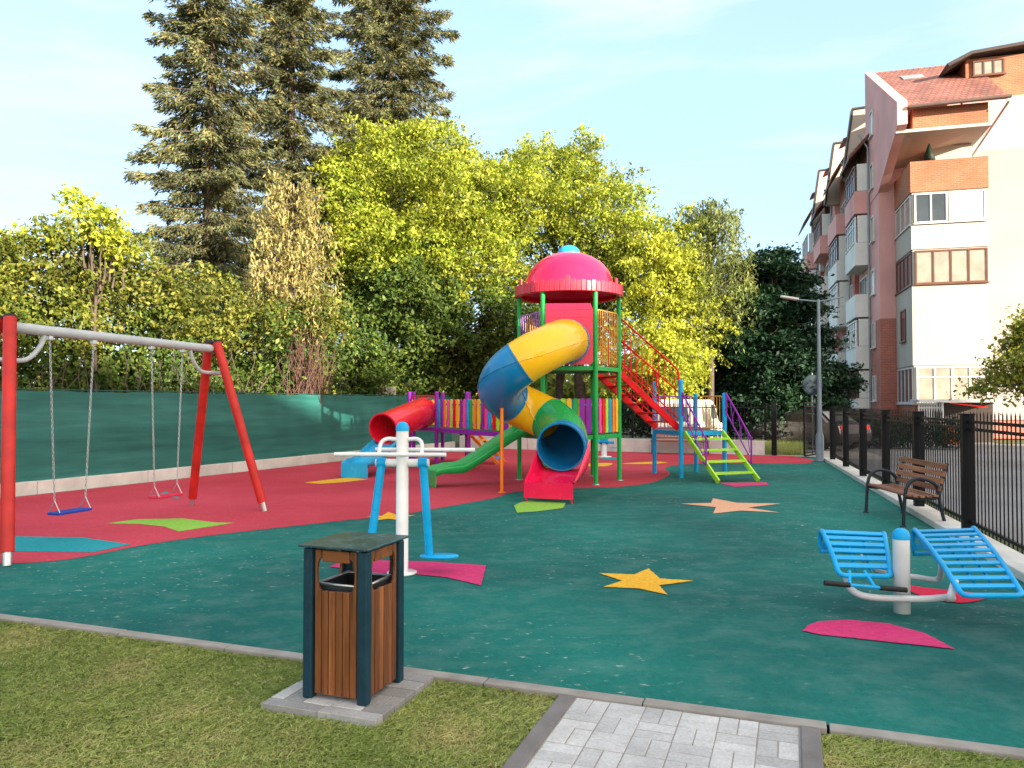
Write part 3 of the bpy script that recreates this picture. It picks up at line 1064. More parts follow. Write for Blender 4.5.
# ================================================================== SWINGS
M_poles = pm('swing_red_poles', (0.50, 0.018, 0.014), 0.45, var=0.25, scale=4, bmp=0.15, bscale=40, grime=0.06)
M_beam = pm('swing_beam_grey', (0.42, 0.45, 0.47), 0.42, grime=0.06)
TL, TR_ = Vector((-5.70, 8.76, 2.565)), Vector((-4.75, 12.02, 2.555))
bd = (TR_ - TL).normalized()
lat = Vector((bd.y, -bd.x, 0)).normalized()
sw = thing('swing_set', 'red A frame swing set with a grey cross beam', 'swing set', (TL.x, TL.y, 0))
rel = lambda p: Vector(p) - Vector((TL.x, TL.y, 0))
MB().tube([rel(TL - bd * 0.05), rel(TR_ + bd * 0.05)], 0.062, 16).build('beam', M_beam, sw)
feet = {('L', 1): G(7, 566), ('R', 1): G(264.6, 511), ('R', -1): G(191.7, 506)}
feet[('L', -1)] = feet[('L', 1)] + (feet[('R', -1)] - feet[('R', 1)])
for side, T in (('L', TL), ('R', TR_)):
    o_ = -1 if side == 'L' else 1
    for q in (1, -1):
        f = feet[(side, q)]
        top = T + bd * (0.10 * o_) + lat * (0.075 * q) + Vector((0, 0, 0.10))
        d = (top - f).normalized()
        leg = MB().tube([rel(f + d * 0.14), rel(top)], 0.068, 14).build('leg', M_poles, sw)
        MB().tube([rel(f + Vector((0, 0, 0.0))), rel(f + d * 0.16)], [0.045, 0.050], 10).build('foot', M_steel, leg)
        MB().tube([rel(top), rel(top + d * 0.03)], [0.074, 0.06], 12).build('cap', M_rubberblk, leg)
    # curved brace from the beam down to each frame
    inn = -bd * o_
    br = spline([rel(T + inn * 0.42 + Vector((0, 0, -0.06))), rel(T + inn * 0.36 + Vector((0, 0, -0.20))), rel(T + inn * 0.18 + Vector((0, 0, -0.36))), rel(T - inn * 0.10 + Vector((0, 0, -0.38))), rel(T - inn * 0.20 + lat * 0.02 + Vector((0, 0, -0.38)))], 6)
    MB().tube(br, 0.028, 10).build('brace', M_beam, sw)
    MB().tube([rel(T - inn * 0.19 + lat * 0.20 + Vector((0, 0, -0.38))), rel(T - inn * 0.19 - lat * 0.20 + Vector((0, 0, -0.38)))], 0.024, 8).build('tie', M_beam, sw)
def swing(px_a, px_b, seat_z, mat, label):
    def on_beam(px):
        lo, hi = 0.0, 1.0
        f = lambda t: 512 + FPX * (TL + (TR_ - TL) * t).x / (TL + (TR_ - TL) * t).y
        for _ in range(40):
            m_ = (lo + hi) / 2
            if f(m_) < px: lo = m_
            else: hi = m_
        return TL + (TR_ - TL) * lo
    A, B = on_beam(px_a), on_beam(px_b)
    c = (A + B) / 2
    d = (B - A).normalized()
    half = 0.23
    base = Vector((c.x, c.y, 0))
    t = thing('swing', label, 'swing', base, 0, 'swings hanging from the red frame')
    lt = Vector((d.y, -d.x, 0)).normalized()
    seat = MB()
    ang = math.atan2(d.y, d.x)
    seat.box((0, 0, seat_z), (0.50, 0.19, 0.035), ang)
    seat.build('seat', mat, t, 0.012, 3)
    for hp, s_ in ((A, -1), (B, 1)):
        top = hp - base + Vector((0, 0, -0.10))
        bot = d * (s_ * half) + Vector((0, 0, seat_z + 0.16))
        bot.z = seat_z + 0.16
        hang = MB()
        hang.box(hp - base + Vector((0, 0, -0.075)), (0.06, 0.05, 0.06), ang)
        hang.build('hanger', M_steel, t, 0.005)
        ch = MB()
        L = (top - bot).length
        n = int(L / 0.036)
        dd = (bot - top).normalized()
        for i in range(n):
            c0 = top + dd * (L * (i + 0.5) / n)
            sd = d if i % 2 else lt
            pts = []
            for k in range(8):
                a = 2 * PI * k / 8
                pts.append(c0 + sd * (0.0115 * math.cos(a)) + dd * (0.0245 * math.sin(a)))
            ch.tube(pts, 0.0042, 4, closed=True)
        # bridle
        for q in (-1, 1):
            ch.tube([bot, d * (s_ * half) + lt * (0.085 * q) + Vector((0, 0, seat_z + 0.015))], 0.006, 6)
        ch.build('chain', M_steel, t)
swing(49, 93, 0.36, pm('seat_blue', (0.012, 0.045, 0.34), 0.4), 'blue flat swing seat on chains, nearer of the two swings')
swing(151, 182, 0.36, pm('seat_pink', (0.62, 0.015, 0.07), 0.4), 'pink red flat swing seat on chains, farther of the two swings')

# ================================================================== LEG SWING EXERCISER
ex = G(402, 573)
ez = thing('leg_swing_exerciser', 'white and blue leg swing exercise machine behind the litter bin', 'exercise machine', ex, R(-4))
MB().lathe([(0.0, 0), (0.15, 0), (0.15, 0.012), (0.062, 0.014), (0.062, 1.43)], 20).build('post', P['white'], ez)
MB().lathe([(0.066, 1.42), (0.066, 1.455), (0.052, 1.49), (0.028, 1.508), (0.0, 1.512)], 20).build('cap', P['blue'], ez)
for y in (-0.11, 0.11):
    MB().tube([(-0.66 if y < 0 else -0.30, y, 1.19 + (0.0 if y < 0 else 0.035)), (0.46 if y < 0 else 0.72, y, 1.19 + (0.0 if y < 0 else 0.035))], 0.021, 10).build('hand_bar', P['white'], ez)
for sx in (-1, 1):
    MB().tube(spline([(sx * 0.05, 0, 1.335), (sx * 0.15, -0.02, 1.34), (sx * 0.205, -0.05, 1.30), (sx * 0.215, -0.10, 1.20)], 6), 0.020, 10).build('grip', P['white'], ez)
MB().tube([(-0.27, 0, 1.10), (0.27, 0, 1.10)], 0.040, 14).build('axle', P['white'], ez)
for sx, swg in ((-1, -0.06), (1, 0.03)):
    hub = Vector((sx * 0.21, 0, 1.10))
    low = hub + Vector((sx * 0.06 + (-0.05 if sx < 0 else 0.0), swg, -0.92))
    a = MB().tube([hub + Vector((0, 0, 0.0)), low], 0.042, 12).build('pendulum', P['blue'], ez)
    MB().tube([hub + Vector((-0.045, 0, 0.0)), hub + Vector((0.045, 0, 0))], 0.052, 14).build('hub', P['blue'], a)
    fp = MB()
    cx = low + Vector((sx * 0.10, 0.0, -0.012))
    pr = [(0.0, -0.012), (0.95, -0.012), (1.0, 0.0), (0.95, 0.012), (0.0, 0.012)]
    Msc = Matrix.Diagonal((0.20, 0.115, 1.0))
    fp.lathe(pr, 24, cx, Msc)
    fp.build('foot_plate', P['blue'], a)

# ================================================================== SLATTED SIT-UP MACHINE (right)
sx0 = G(902, 612.5)
bx = thing('situp_bench', 'double blue slatted back exercise bench on a white post', 'exercise machine', sx0)
MB().lathe([(0, 0), (0.064, 0), (0.064, 0.605)], 22).build('post', P['white'], bx)
MB().lathe([(0.068, 0.595), (0.068, 0.625), (0.055, 0.66), (0.03, 0.678), (0.0, 0.682)], 22).build('cap', P['blue'], bx)
def loc_px(px, py, Y):
    return at(px, py, Y) - sx0
def slat_board(nl, nr, fl, fr_, drop, nslat, bulge, rail_r=0.021):
    """curved slatted board: near-left, near-right, far-left, far-right corners, then a drop at the far end"""
    def rail_pts(n_, f_):
        d = f_ - n_
        h = Vector((d.x, d.y, 0)).normalized()
        pts = []
        for i in range(13):
            t = i / 12
            p = n_.lerp(f_, t)
            p = p + Vector((0, 0, bulge * math.sin(PI * t)))
            pts.append(p)
        for i in range(1, 8):
            a = (PI / 2) * i / 7
            pts.append(f_ + h * (0.06 * math.sin(a)) + Vector((0, 0, -0.06 * (1 - math.cos(a)))) )
        pts.append(f_ + h * 0.065 + Vector((0, 0, -0.06 - drop * 0.5)))
        pts.append(f_ + h * 0.05 + Vector((0, 0, -0.06 - drop)))
        return pts
    L_, R_ = rail_pts(nl, fl), rail_pts(nr, fr_)
    near = [L_[0], R_[0]]
    loop = L_[::-1]
    # rounded near corners
    dl = (nr - nl).normalized()
    fwd = (nl - L_[1]).normalized()
    loop = loop[:-1] + [L_[0] , L_[0] + fwd * 0.035 + dl * 0.012, L_[0] + fwd * 0.05 + dl * 0.05]
    loop += [R_[0] + fwd * 0.05 - dl * 0.05, R_[0] + fwd * 0.035 - dl * 0.012, R_[0]] + R_[1:]
    fr_ob = MB().tube(loop + [], rail_r, 10, closed=True).build('board_frame', P['blue'], bx)
    def lens(P_):
        a = [0]
        for i in range(1, len(P_)):
            a.append(a[-1] + (P_[i] - P_[i - 1]).length)
        return a
    lL, lR = lens(L_), lens(R_)
    def sample(P_, l_, t):
        tt = t * l_[-1]
        for i in range(1, len(P_)):
            if tt <= l_[i]:
                k = (tt - l_[i - 1]) / max(1e-9, l_[i] - l_[i - 1])
                return P_[i - 1].lerp(P_[i], k), (P_[i] - P_[i - 1]).normalized()
        return P_[-1], (P_[-1] - P_[-2]).normalized()
    for i in range(nslat):
        t = (i + 0.7) / (nslat + 0.2)
        a, ta = sample(L_, lL, t)
        b, tb = sample(R_, lR, t)
        up = (b - a).cross(ta).normalized()
        if up.z < 0: up = -up
        MB().bar(a, b, 0.052, 0.016, up).build('slat', P['blue'], fr_ob, 0.004)
    return L_, R_
# right hand board
nl, nr = loc_px(960, 592, 5.74), loc_px(1021, 592, 5.74)
fl, frr = loc_px(915, 530, 6.85), loc_px(974, 528, 6.85)
Lr, Rr = slat_board(nl, nr, fl, frr, 0.16, 12, 0.03)
# left hand board
nl2, nr2 = loc_px(838, 571, 6.25), loc_px(890, 572, 6.32)
fl2, fr2 = loc_px(822, 531, 6.72), loc_px(884, 533.5, 6.78)
Ll, Rl = slat_board(nl2, nr2, fl2, fr2, 0.12, 8, 0.02)
# grey tube arms
mr0 = (Lr[3] + Rr[3]) / 2
ml0 = (Ll[2] + Rl[2]) / 2
MB().tube(spline([Lr[2] + Vector((0.03, 0, -0.015)), Lr[1] + Vector((-0.03, 0.02, -0.10)), loc_px(950, 597, 6.12), loc_px(920, 599, 6.15), loc_px(870, 597, 6.15), loc_px(852, 590, 6.2), loc_px(846, 578, 6.3)], 7), 0.027, 12).build('support_tube', P['grey'], bx)
MB().tube(spline([Lr[5] + Vector((0.02, 0, -0.02)), loc_px(938, 579, 6.4), loc_px(915, 577, 6.42), loc_px(880, 572, 6.45), (Ll[5] + Rl[5]) / 2 + Vector((0, 0, -0.03))], 7), 0.024, 12).build('support_tube', P['grey'], bx)
for (L_, R_, i0, i1) in ((Lr, Rr, 2, 11), (Ll, Rl, 1, 11)):
    for k in (0.36, 0.64):
        pts = [L_[i].lerp(R_[i], k) + Vector((0, 0, -0.032)) for i in range(i0, i1 + 1)]
        MB().tube(pts, 0.012, 8).build('stringer', P['blue'], bx)
MB().tube([Lr[18] + Vector((0.02, 0, 0.0)), Lr[3] + Vector((0.02, 0, -0.03))], 0.014, 8).tube([Ll[18] + Vector((0.02, 0, 0.0)), Ll[4] + Vector((0.03, 0, -0.05))], 0.012, 8).build('stay', P['blue'], bx)
# foot bar with black grips at the near end of the left board
h0, h1 = loc_px(826, 583, 6.12), loc_px(905, 590, 6.12)
ft = MB().tube([h0.lerp(h1, 0.0), h0.lerp(h1, 1.0)], 0.014, 10)
for k in (0.30, 0.62):
    q = h0.lerp(h1, k)
    ft.tube([q, Ll[0].lerp(Rl[0], k * 0.9 - 0.05)], 0.014, 8)
ftb = ft.build('foot_bar', P['blue'], bx)
MB().tube([h0 - (h1 - h0) * 0.02, h0.lerp(h1, 0.30)], 0.021, 12).build('grip', M_rubberblk, ftb)
MB().tube([h0.lerp(h1, 0.68), h1 + (h1 - h0) * 0.02], 0.021, 12).build('grip', M_rubberblk, ftb)

# ================================================================== BENCHES
M_benchw = woodmat('bench_boards', (0.15, 0.055, 0.030), (0.40, 0.17, 0.085), 0, 0.45)
M_iron = pm('bench_iron', (0.018, 0.024, 0.035), 0.35, grime=0.03)
def make_bench(loc, rz, length, label, wood, iron):
    """x along the bench, front towards -y"""
    t = thing('park_bench', label, 'bench', loc, rz, 'slatted benches on the playground')
    h = length / 2
    for s_ in (-1, 1):
        x = s_ * (h - 0.07)
        fr = MB()
        loop = spline([(x, -0.30, 0.0), (x, -0.285, 0.25), (x, -0.27, 0.45), (x, -0.23, 0.58), (x, -0.13, 0.655), (x, 0.0, 0.65), (x, 0.12, 0.585), (x, 0.165, 0.50), (x, 0.16, 0.42), (x, 0.08, 0.385), (x, -0.10, 0.385), (x, -0.255, 0.40)], 6)
        fr.tube(loop, 0.024, 10)
        fr.tube(spline([(x, 0.26, 0.0), (x, 0.21, 0.22), (x, 0.18, 0.42), (x, 0.22, 0.62), (x, 0.29, 0.87)], 6), 0.024, 10)
        for q in ((x, -0.30), (x, 0.26)):
            fr.lathe([(0.0, 0.0), (0.045, 0.0), (0.045, 0.012), (0.0, 0.014)], 12, (q[0], q[1], 0))
        fr.build('side_frame', iron, t)
    st = MB()
    for i in range(5):
        y = -0.245 + i * 0.088
        z = 0.432 - 0.012 * math.sin(PI * i / 4)
        st.box((0, y, z), (length, 0.07, 0.03))
    st.build('seat', wood, t, 0.006)
    bk = MB()
    for i in range(4):
        k = i / 3
        z = 0.53 + k * 0.30
        y = 0.185 + k * 0.085
        Mt = Matrix.Rotation(R(-16), 3, 'X')
        bk.box((0, y - 0.02, z), (length, 0.026, 0.075), M=Mt)
    bk.build('backrest', wood, t, 0.006)
    return t
bc = Vector((5.74, 11.28, 0))
make_bench(bc, R(-95), 1.52, 'brown slatted bench with dark curved armrests against the street fence', M_benchw, M_iron)
M_benchr = woodmat('bench_boards_red', (0.20, 0.045, 0.030), (0.42, 0.12, 0.085), 0, 0.45)
b2 = CORNER + BWd * 8.35 + Vector((BWd.y, -BWd.x, 0)) * 0.45
make_bench(b2, ang_b, 1.9, 'reddish slatted bench by the low back wall behind the blue platform', M_benchr, M_iron)

# small blue and white spring exerciser at the back
sp2 = G(604, 457)
sx_ = thing('exercise_machine', 'small distant blue exercise machine on a white post near the back wall', 'exercise machine', sp2)
MB().lathe([(0, 0), (0.24, 0), (0.24, 0.02), (0.09, 0.03), (0.09, 0.42), (0, 0.42)], 14).build('post', P['white'], sx_)
MB().tube([(-0.10, 0, 0.40), (-0.05, 0, 0.80), (-0.16, 0, 1.12)], 0.05, 8).tube([(0.10, 0, 0.40), (0.05, 0, 0.75), (0.18, 0, 1.05)], 0.05, 8).tube([(-0.25, -0.1, 0.5), (0.30, -0.1, 0.46)], 0.045, 8).build('handle', P['blue'], sx_)
MB().box((0, -0.12, 0.62), (0.24, 0.05, 0.26)).box((0.28, -0.1, 0.30), (0.2, 0.2, 0.03)).build('pad', P['blue'], sx_, 0.01)

# ================================================================== PLAY TOWER
TC = Vector((1.26, 17.0, 0))
HS = 1.10
TH = -4.0
ps = thing('play_structure', 'colourful climbing tower with domed pink roof, spiral tube slide, bridge and stairs', 'playground', TC)
def W2(p):
    return Vector(p) - TC
HV = [Vector((TC.x + HS * math.cos(R(TH + 60 * k)), TC.y + HS * math.sin(R(TH + 60 * k)), 0)) for k in range(6)]
# index: 0 -> right, 1 -> back right, 2 -> back left, 3 -> left, 4 -> front left, 5 -> front right
ZU, ZL = 2.47, 1.03
for k in range(6):
    p = W2(HV[k])
    po = MB().tube([p, p + Vector((0, 0, 4.10))], 0.048, 14).build('post', P['green'], ps)
    MB().lathe([(0.0, 0.0), (0.085, 0.0), (0.085, 0.012), (0.05, 0.02)], 14, p).build('base_flange', M_steel, po)
def deck(zt, name, mat):
    poly = [W2(TC + (v - TC) * 0.955) for v in HV]
    return MB().prism([(p.x, p.y) for p in poly], zt - 0.05, zt).build(name, mat, ps, 0.006)
M_deck = pm('deck_plate', (0.02, 0.09, 0.05), 0.55, grime=0.1)
for zt in (ZU, ZL):
    dk = deck(zt, 'deck', M_deck)
    bm_ = MB()
    for k in range(6):
        a, b = W2(HV[k]), W2(HV[(k + 1) % 6])
        d = (b - a).normalized()
        bm_.bar(a + d * 0.05 + Vector((0, 0, zt - 0.045)), b - d * 0.05 + Vector((0, 0, zt - 0.045)), 0.045, 0.09)
    bm_.build('deck_beam', P['green'], dk, 0.006)
# roof
roof = MB().lathe([(1.16, 4.06), (1.165, 4.10), (1.05, 4.19), (1.0, 4.26), (0.97, 4.40), (0.90, 4.58), (0.78, 4.74), (0.60, 4.88), (0.40, 4.975), (0.24, 5.01)], 64)
roof.lathe([(0.24, 5.0), (0.38, 4.955), (0.58, 4.86), (0.76, 4.72), (0.88, 4.56), (0.95, 4.38), (0.98, 4.24), (1.14, 4.06), (1.16, 4.06)], 64)
rob = roof.build('roof', pm('plastic_dome_pink', (0.84, 0.006, 0.065), 0.16, coat=0.35, scale=1.0, var=0.05), ps)
kn = [(0.26 * math.cos(a), 5.0 + 0.20 * math.sin(a)) for a in [R(x) for x in (0, 15, 30, 45, 60, 75, 90)]]
MB().lathe([(0.25, 4.97)] + kn, 32).build('knob', PL['sky'], rob)
sk = MB()
nsk = 66
for i in range(nsk):
    a0, a1 = 2 * PI * i / nsk + 0.006, 2 * PI * (i + 1) / nsk - 0.006
    zt = 4.245 + (0.02 if i % 2 else 0.0) + (0.10 if i % 11 == 4 else 0)
    r0, r1 = 1.168, 1.195
    vs_ = []
    for r_ in (r0, r1):
        for a in (a0, a1):
            for z in (4.03, zt):
                vs_.append((r_ * math.cos(a), r_ * math.sin(a), z))
    sk.add(vs_, [(0, 1, 3, 2), (4, 6, 7, 5), (0, 4, 5, 1), (2, 3, 7, 6), (1, 5, 7, 3), (0, 2, 6, 4)])
sk.build('skirt', pm('skirt_red', (0.52, 0.022, 0.05), 0.4, coat=0.2, scale=3, var=0.12), rob, 0.006)
MB().lathe([(1.06, 4.035), (1.06, 4.10), (1.165, 4.10), (1.165, 4.035), (1.06, 4.035)], 48).build('ring', PL['red'], rob)
# pink entry panel with round hole on the front face (4-5), upper deck
TUBE_R = 0.43
T_path = [(1.165, 15.98, 2.97), (1.06, 15.35, 2.95), (0.76, 14.68, 2.79), (0.29, 14.32, 2.53), (-0.10, 14.45, 2.24), (-0.23, 14.88, 1.95), (-0.02, 15.30, 1.74),
          (0.38, 15.43, 1.55), (0.76, 15.24, 1.36), (0.97, 14.80, 1.16), (0.97, 14.28, 0.99), (0.88, 13.86, 0.91)]
a4, b5 = W2(HV[4]), W2(HV[5])
fd = (b5 - a4).normalized()
fn = Vector((fd.y, -fd.x, 0))
cen = W2(Vector((1.165, 15.98, 2.97)))
uc = (cen - a4).dot(fd)
wpan = (b5 - a4).length
def hole_panel(u0, u1, z0, z1, cu, cz, r, base, d, nrm, th):
    n = 48
    outer, inner = [], []
    for i in range(n):
        a = 2 * PI * i / n
        c_, s_ = math.cos(a), math.sin(a)
        inner.append((cu + r * c_, cz + r * s_))
        k = 1e9
        if c_ > 1e-6: k = min(k, (u1 - cu) / c_)
        if c_ < -1e-6: k = min(k, (u0 - cu) / c_)
        if s_ > 1e-6: k = min(k, (z1 - cz) / s_)
        if s_ < -1e-6: k = min(k, (z0 - cz) / s_)
        outer.append((cu + k * c_, cz + k * s_))
    mb = MB()
    def pt(u, z, o): 
        q = base + d * u + nrm * o
        return (q.x, q.y, z)
    vs_ = [pt(u, z, th) for u, z in outer] + [pt(u, z, th) for u, z in inner] + [pt(u, z, 0) for u, z in outer] + [pt(u, z, 0) for u, z in inner]
    fs = []
    for i in range(n):
        j = (i + 1) % n
        fs += [(i, j, n + j, n + i), (2 * n + j, 2 * n + i, 3 * n + i, 3 * n + j), (i, 2 * n + i, 2 * n + j, j), (n + i, n + j, 3 * n + j, 3 * n + i)]
    mb.add(vs_, fs)
    return mb
pan = hole_panel(0.055, wpan - 0.055, 2.50, 3.78, uc, 2.97, TUBE_R + 0.01, a4, fd, fn, 0.03).build('entry_panel', PL['pink'], ps)
MB().bar(a4 + fd * 0.06 + fn * 0.035 + Vector((0, 0, 3.66)), b5 - fd * 0.06 + fn * 0.035 + Vector((0, 0, 3.66)), 0.02, 0.03).bar(a4 + fd * 0.06 + fn * 0.035 + Vector((0, 0, 3.5)), b5 - fd * 0.06 + fn * 0.035 + Vector((0, 0, 3.5)), 0.012, 0.02).build('panel_rib', PL['pink'], pan)
# the tube
tp = spline([W2(Vector(p)) for p in T_path], 10)
def tube_section(i0, i1, mat, parent, name='tube_section', liner=None):
    seg = tp[i0:i1 + 1]
    mb = MB()
    mb.tube(seg, TUBE_R, 40, caps=False)
    if liner is None:
        mb.tube(seg, TUBE_R - 0.018, 40, caps=False)
    # lengthwise joint on both sides
    for s_ in (-1, 1):
        js = []
        for i in range(len(seg)):
            a = seg[max(0, i - 1)]
            b = seg[min(len(seg) - 1, i + 1)]
            tdir = (b - a).normalized()
            sd = tdir.cross(Vector((0, 0, 1))).normalized()
            js.append(seg[i] + sd * s_ * (TUBE_R + 0.003))
        mb.tube(js, 0.011, 6)
    o = mb.build(name, mat, parent)
    if liner is not None:
        MB().tube(seg, TUBE_R - 0.018, 40, caps=False).build('tube_liner', liner, parent)
    return o
def ring_at(i, mat, parent, w=0.03, grow=0.022, name='flange'):
    a, b = tp[max(0, i - 1)], tp[min(len(tp) - 1, i + 1)]
    d = (b - a).normalized()
    c = tp[i]
    prof = [(TUBE_R - 0.015, -w), (TUBE_R + grow, -w), (TUBE_R + grow, w), (TUBE_R - 0.015, w)]
    q = d.to_track_quat('Z', 'Y').to_matrix()
    return MB().lathe(prof, 44, c, q, smooth=False).build(name, mat, parent, 0.006)
ts = thing('tube_slide_tmp', '', '', (0, 0, 0))
bpy.data.objects.remove(ts)
slide = tube_section(3, 33, PL['yellow'], ps, 'spiral_tube_slide')
tube_section(33, 60, PL['blue'], slide)
tube_section(60, 79, PL['yellow'], slide)
tube_section(79, 104, PL['green'], slide, 'tube_section', PL['blue'])
tube_section(104, len(tp) - 1, PL['blue'], slide)
ring_at(2, PL['blue'], slide, 0.06, 0.03, 'entry_ring')
for i, c in ((33, 'blue'), (60, 'blue'), (79, 'green'), (104, 'blue')):
    ring_at(i, PL[c], slide, 0.016, 0.012)
ring_at(len(tp) - 2, PL['blue'], slide, 0.05, 0.018, 'mouth_ring')
# pink exit chute
m_end = tp[-1]
f0 = W2(G(548.5, 503))
cdir = Vector((f0.x - m_end.x, f0.y - m_end.y, 0))
cl = cdir.length
cdir.normalize()
cs = Vector((-cdir.y, cdir.x, 0))
chv, chf = [], []
NS, NU = 14, 17
def chute_pt(s, u, off):
    t = s / (NS - 1)
    back = -0.26
    base = m_end + cdir * (back + (cl - back) * t)
    zc = (m_end.z - TUBE_R + 0.01) * (1 - t) ** 1.6 * 1.0 + 0.33 * (1 - (1 - t) ** 1.6)
    zc = max(zc, 0.33)
    wall = 0.46 * (1 - t) ** 1.25 + 0.035
    half = TUBE_R + 0.025 - 0.02 * t + off
    a = u * 2 - 1
    flat = 0.72 + 0.14 * t
    if abs(a) <= flat:
        x = a / flat * half * 0.90
        z = 0.03 * (1 - t) * (x / half) ** 2
    else:
        k = (abs(a) - flat) / (1 - flat)
        x = math.copysign(half * (0.90 + 0.10 * min(1, k * 2.0)), a)
        z = 0.03 * (1 - t) + wall * k
    p = base + cs * x
    return Vector((p.x, p.y, zc + z - off * 0.9))
for off in (0.0, 0.022):
    o0 = len(chv)
    for s in range(NS):
        for u in range(NU):
            chv.append(chute_pt(s, u / (NU - 1), off))
    for s in range(NS - 1):
        for u in range(NU - 1):
            i = o0 + s * NU + u
            chf.append((i, i + 1, i + NU + 1, i + NU))
n1 = NS * NU
for s in range(NS - 1):
    for u in (0, NU - 1):
        i = s * NU + u
        chf.append((i, i + NU, n1 + i + NU, n1 + i))
chm = MB().add(chv, chf, True)
lipc = m_end + cdir * cl
lw = TUBE_R - 0.0
lip = [lipc + cs * (-lw), lipc + cs * lw]
chm.extrude([Vector((lip[0].x, lip[0].y, 0.345)), Vector((lip[1].x, lip[1].y, 0.345)), Vector((lip[1].x, lip[1].y, 0.075)), Vector((lip[0].x, lip[0].y, 0.075))], cdir * 0.03)
cho = chm.build('exit_chute', PL['pink'], slide)
lg = MB()
for q in (-1, 1):
    p = lipc + cs * (q * (lw - 0.03)) - cdir * 0.03
    lg.tube([(p.x, p.y, 0.0), (p.x, p.y, 0.30)], 0.016, 8)
lg.build('chute_leg', PL['pink'], cho)
# orange support pole of the tube
op = W2(G(501.8, 492.5))
opo = MB().tube([op, Vector((op.x, op.y, 1.62))], 0.032, 12).build('support_pole', P['orange'], slide)
MB().lathe([(0, 0), (0.08, 0), (0.08, 0.01), (0.035, 0.014)], 12, op).build('base_flange', P['orange'], opo)

# guard panels ------------------------------------------------------
def grid_panel(a, b, z0, z1, mat, n, name='guard_panel', arch=True, r=0.014, par=None):
    a, b = Vector(a), Vector(b)
    d = (b - a)
    L = d.length
    d.normalize()
    a2, b2 = a + d * 0.065, b - d * 0.065
    c = 0.07
    lp_ = [a2 + Vector((0, 0, z0)), b2 + Vector((0, 0, z0)), b2 + Vector((0, 0, z1 - c)), b2 - d * (c * 0.3) + Vector((0, 0, z1 - c * 0.3)), b2 - d * c + Vector((0, 0, z1)),
           a2 + d * c + Vector((0, 0, z1)), a2 + d * (c * 0.3) + Vector((0, 0, z1 - c * 0.3)), a2 + Vector((0, 0, z1 - c))]
    mb = MB().tube(lp_, r, 8, closed=True)
    for i in range(1, n + 1):
        p = a2.lerp(b2, i / (n + 1))
        mb.tube([p + Vector((0, 0, z0)), p + Vector((0, 0, z1))], r * 0.62, 6)
    return mb.build(name, mat, par or ps)
grid_panel(W2(HV[5]), W2(HV[0]), 2.52, 3.66, P['tan'], 11)
grid_panel(W2(HV[3]), W2(HV[4]), 2.52, 3.62, P['lilac'], 8)
grid_panel(W2(HV[2]), W2(HV[3]), 2.52, 3.62, P['tan'], 9)
grid_panel(W2(HV[1]), W2(HV[2]), 2.52, 3.62, P['lilac'], 9)

def picket_panel(a, b, z0, z1, cols, w=0.085, name='picket_panel', railmat=None, deckz=None):
    a, b = Vector(a), Vector(b)
    d = (b - a)
    L = d.length
    d.normalize()
    nrm = Vector((d.y, -d.x, 0))
    rl = MB()
    for z in (z0 + 0.10, z1 - 0.14):
        rl.bar(a + d * 0.05 + Vector((0, 0, z)), b - d * 0.05 + Vector((0, 0, z)), 0.022, 0.035)
    pr = rl.build(name, railmat or P['green'], ps)
    n = len(cols)
    ang = math.atan2(d.y, d.x)
    for i, c in enumerate(cols):
        p = a + d * (0.08 + (L - 0.16) * (i + 0.5) / n) + nrm * 0.03
        ww = min(w, (L - 0.16) / n * 0.8)
        hh = z1 - z0
        r_ = ww / 2
        poly = [(-r_, z0), (r_, z0)] + [(r_ * math.cos(R(t)), z1 - r_ * 0.8 + r_ * 0.8 * math.sin(R(t))) for t in (0, 30, 60, 90, 120, 150, 180)]
        pts = [p + d * u + Vector((0, 0, z)) - Vector((0, 0, 0)) for u, z in poly]
        MB().extrude(pts, -nrm * 0.024).build('picket', P[c], pr, 0.006)
    return pr
seq_front = ['purple', 'pink', 'lime', 'yellow', 'green', 'purple', 'purple', 'blue']
picket_panel(W2(HV[4]), W2(HV[5]), 1.07, 1.80, ['orange', 'pink', 'lime', 'yellow', 'green', 'purple', 'purple'], 0.105)
picket_panel(W2(HV[5]), W2(HV[0]), 1.07, 1.80, ['pink', 'red', 'lime', 'blue', 'orange', 'yellow'], 0.105)
picket_panel(W2(HV[1]), W2(HV[2]), 1.07, 1.80, ['red', 'yellow', 'blue', 'lime', 'purple', 'orange'], 0.105)
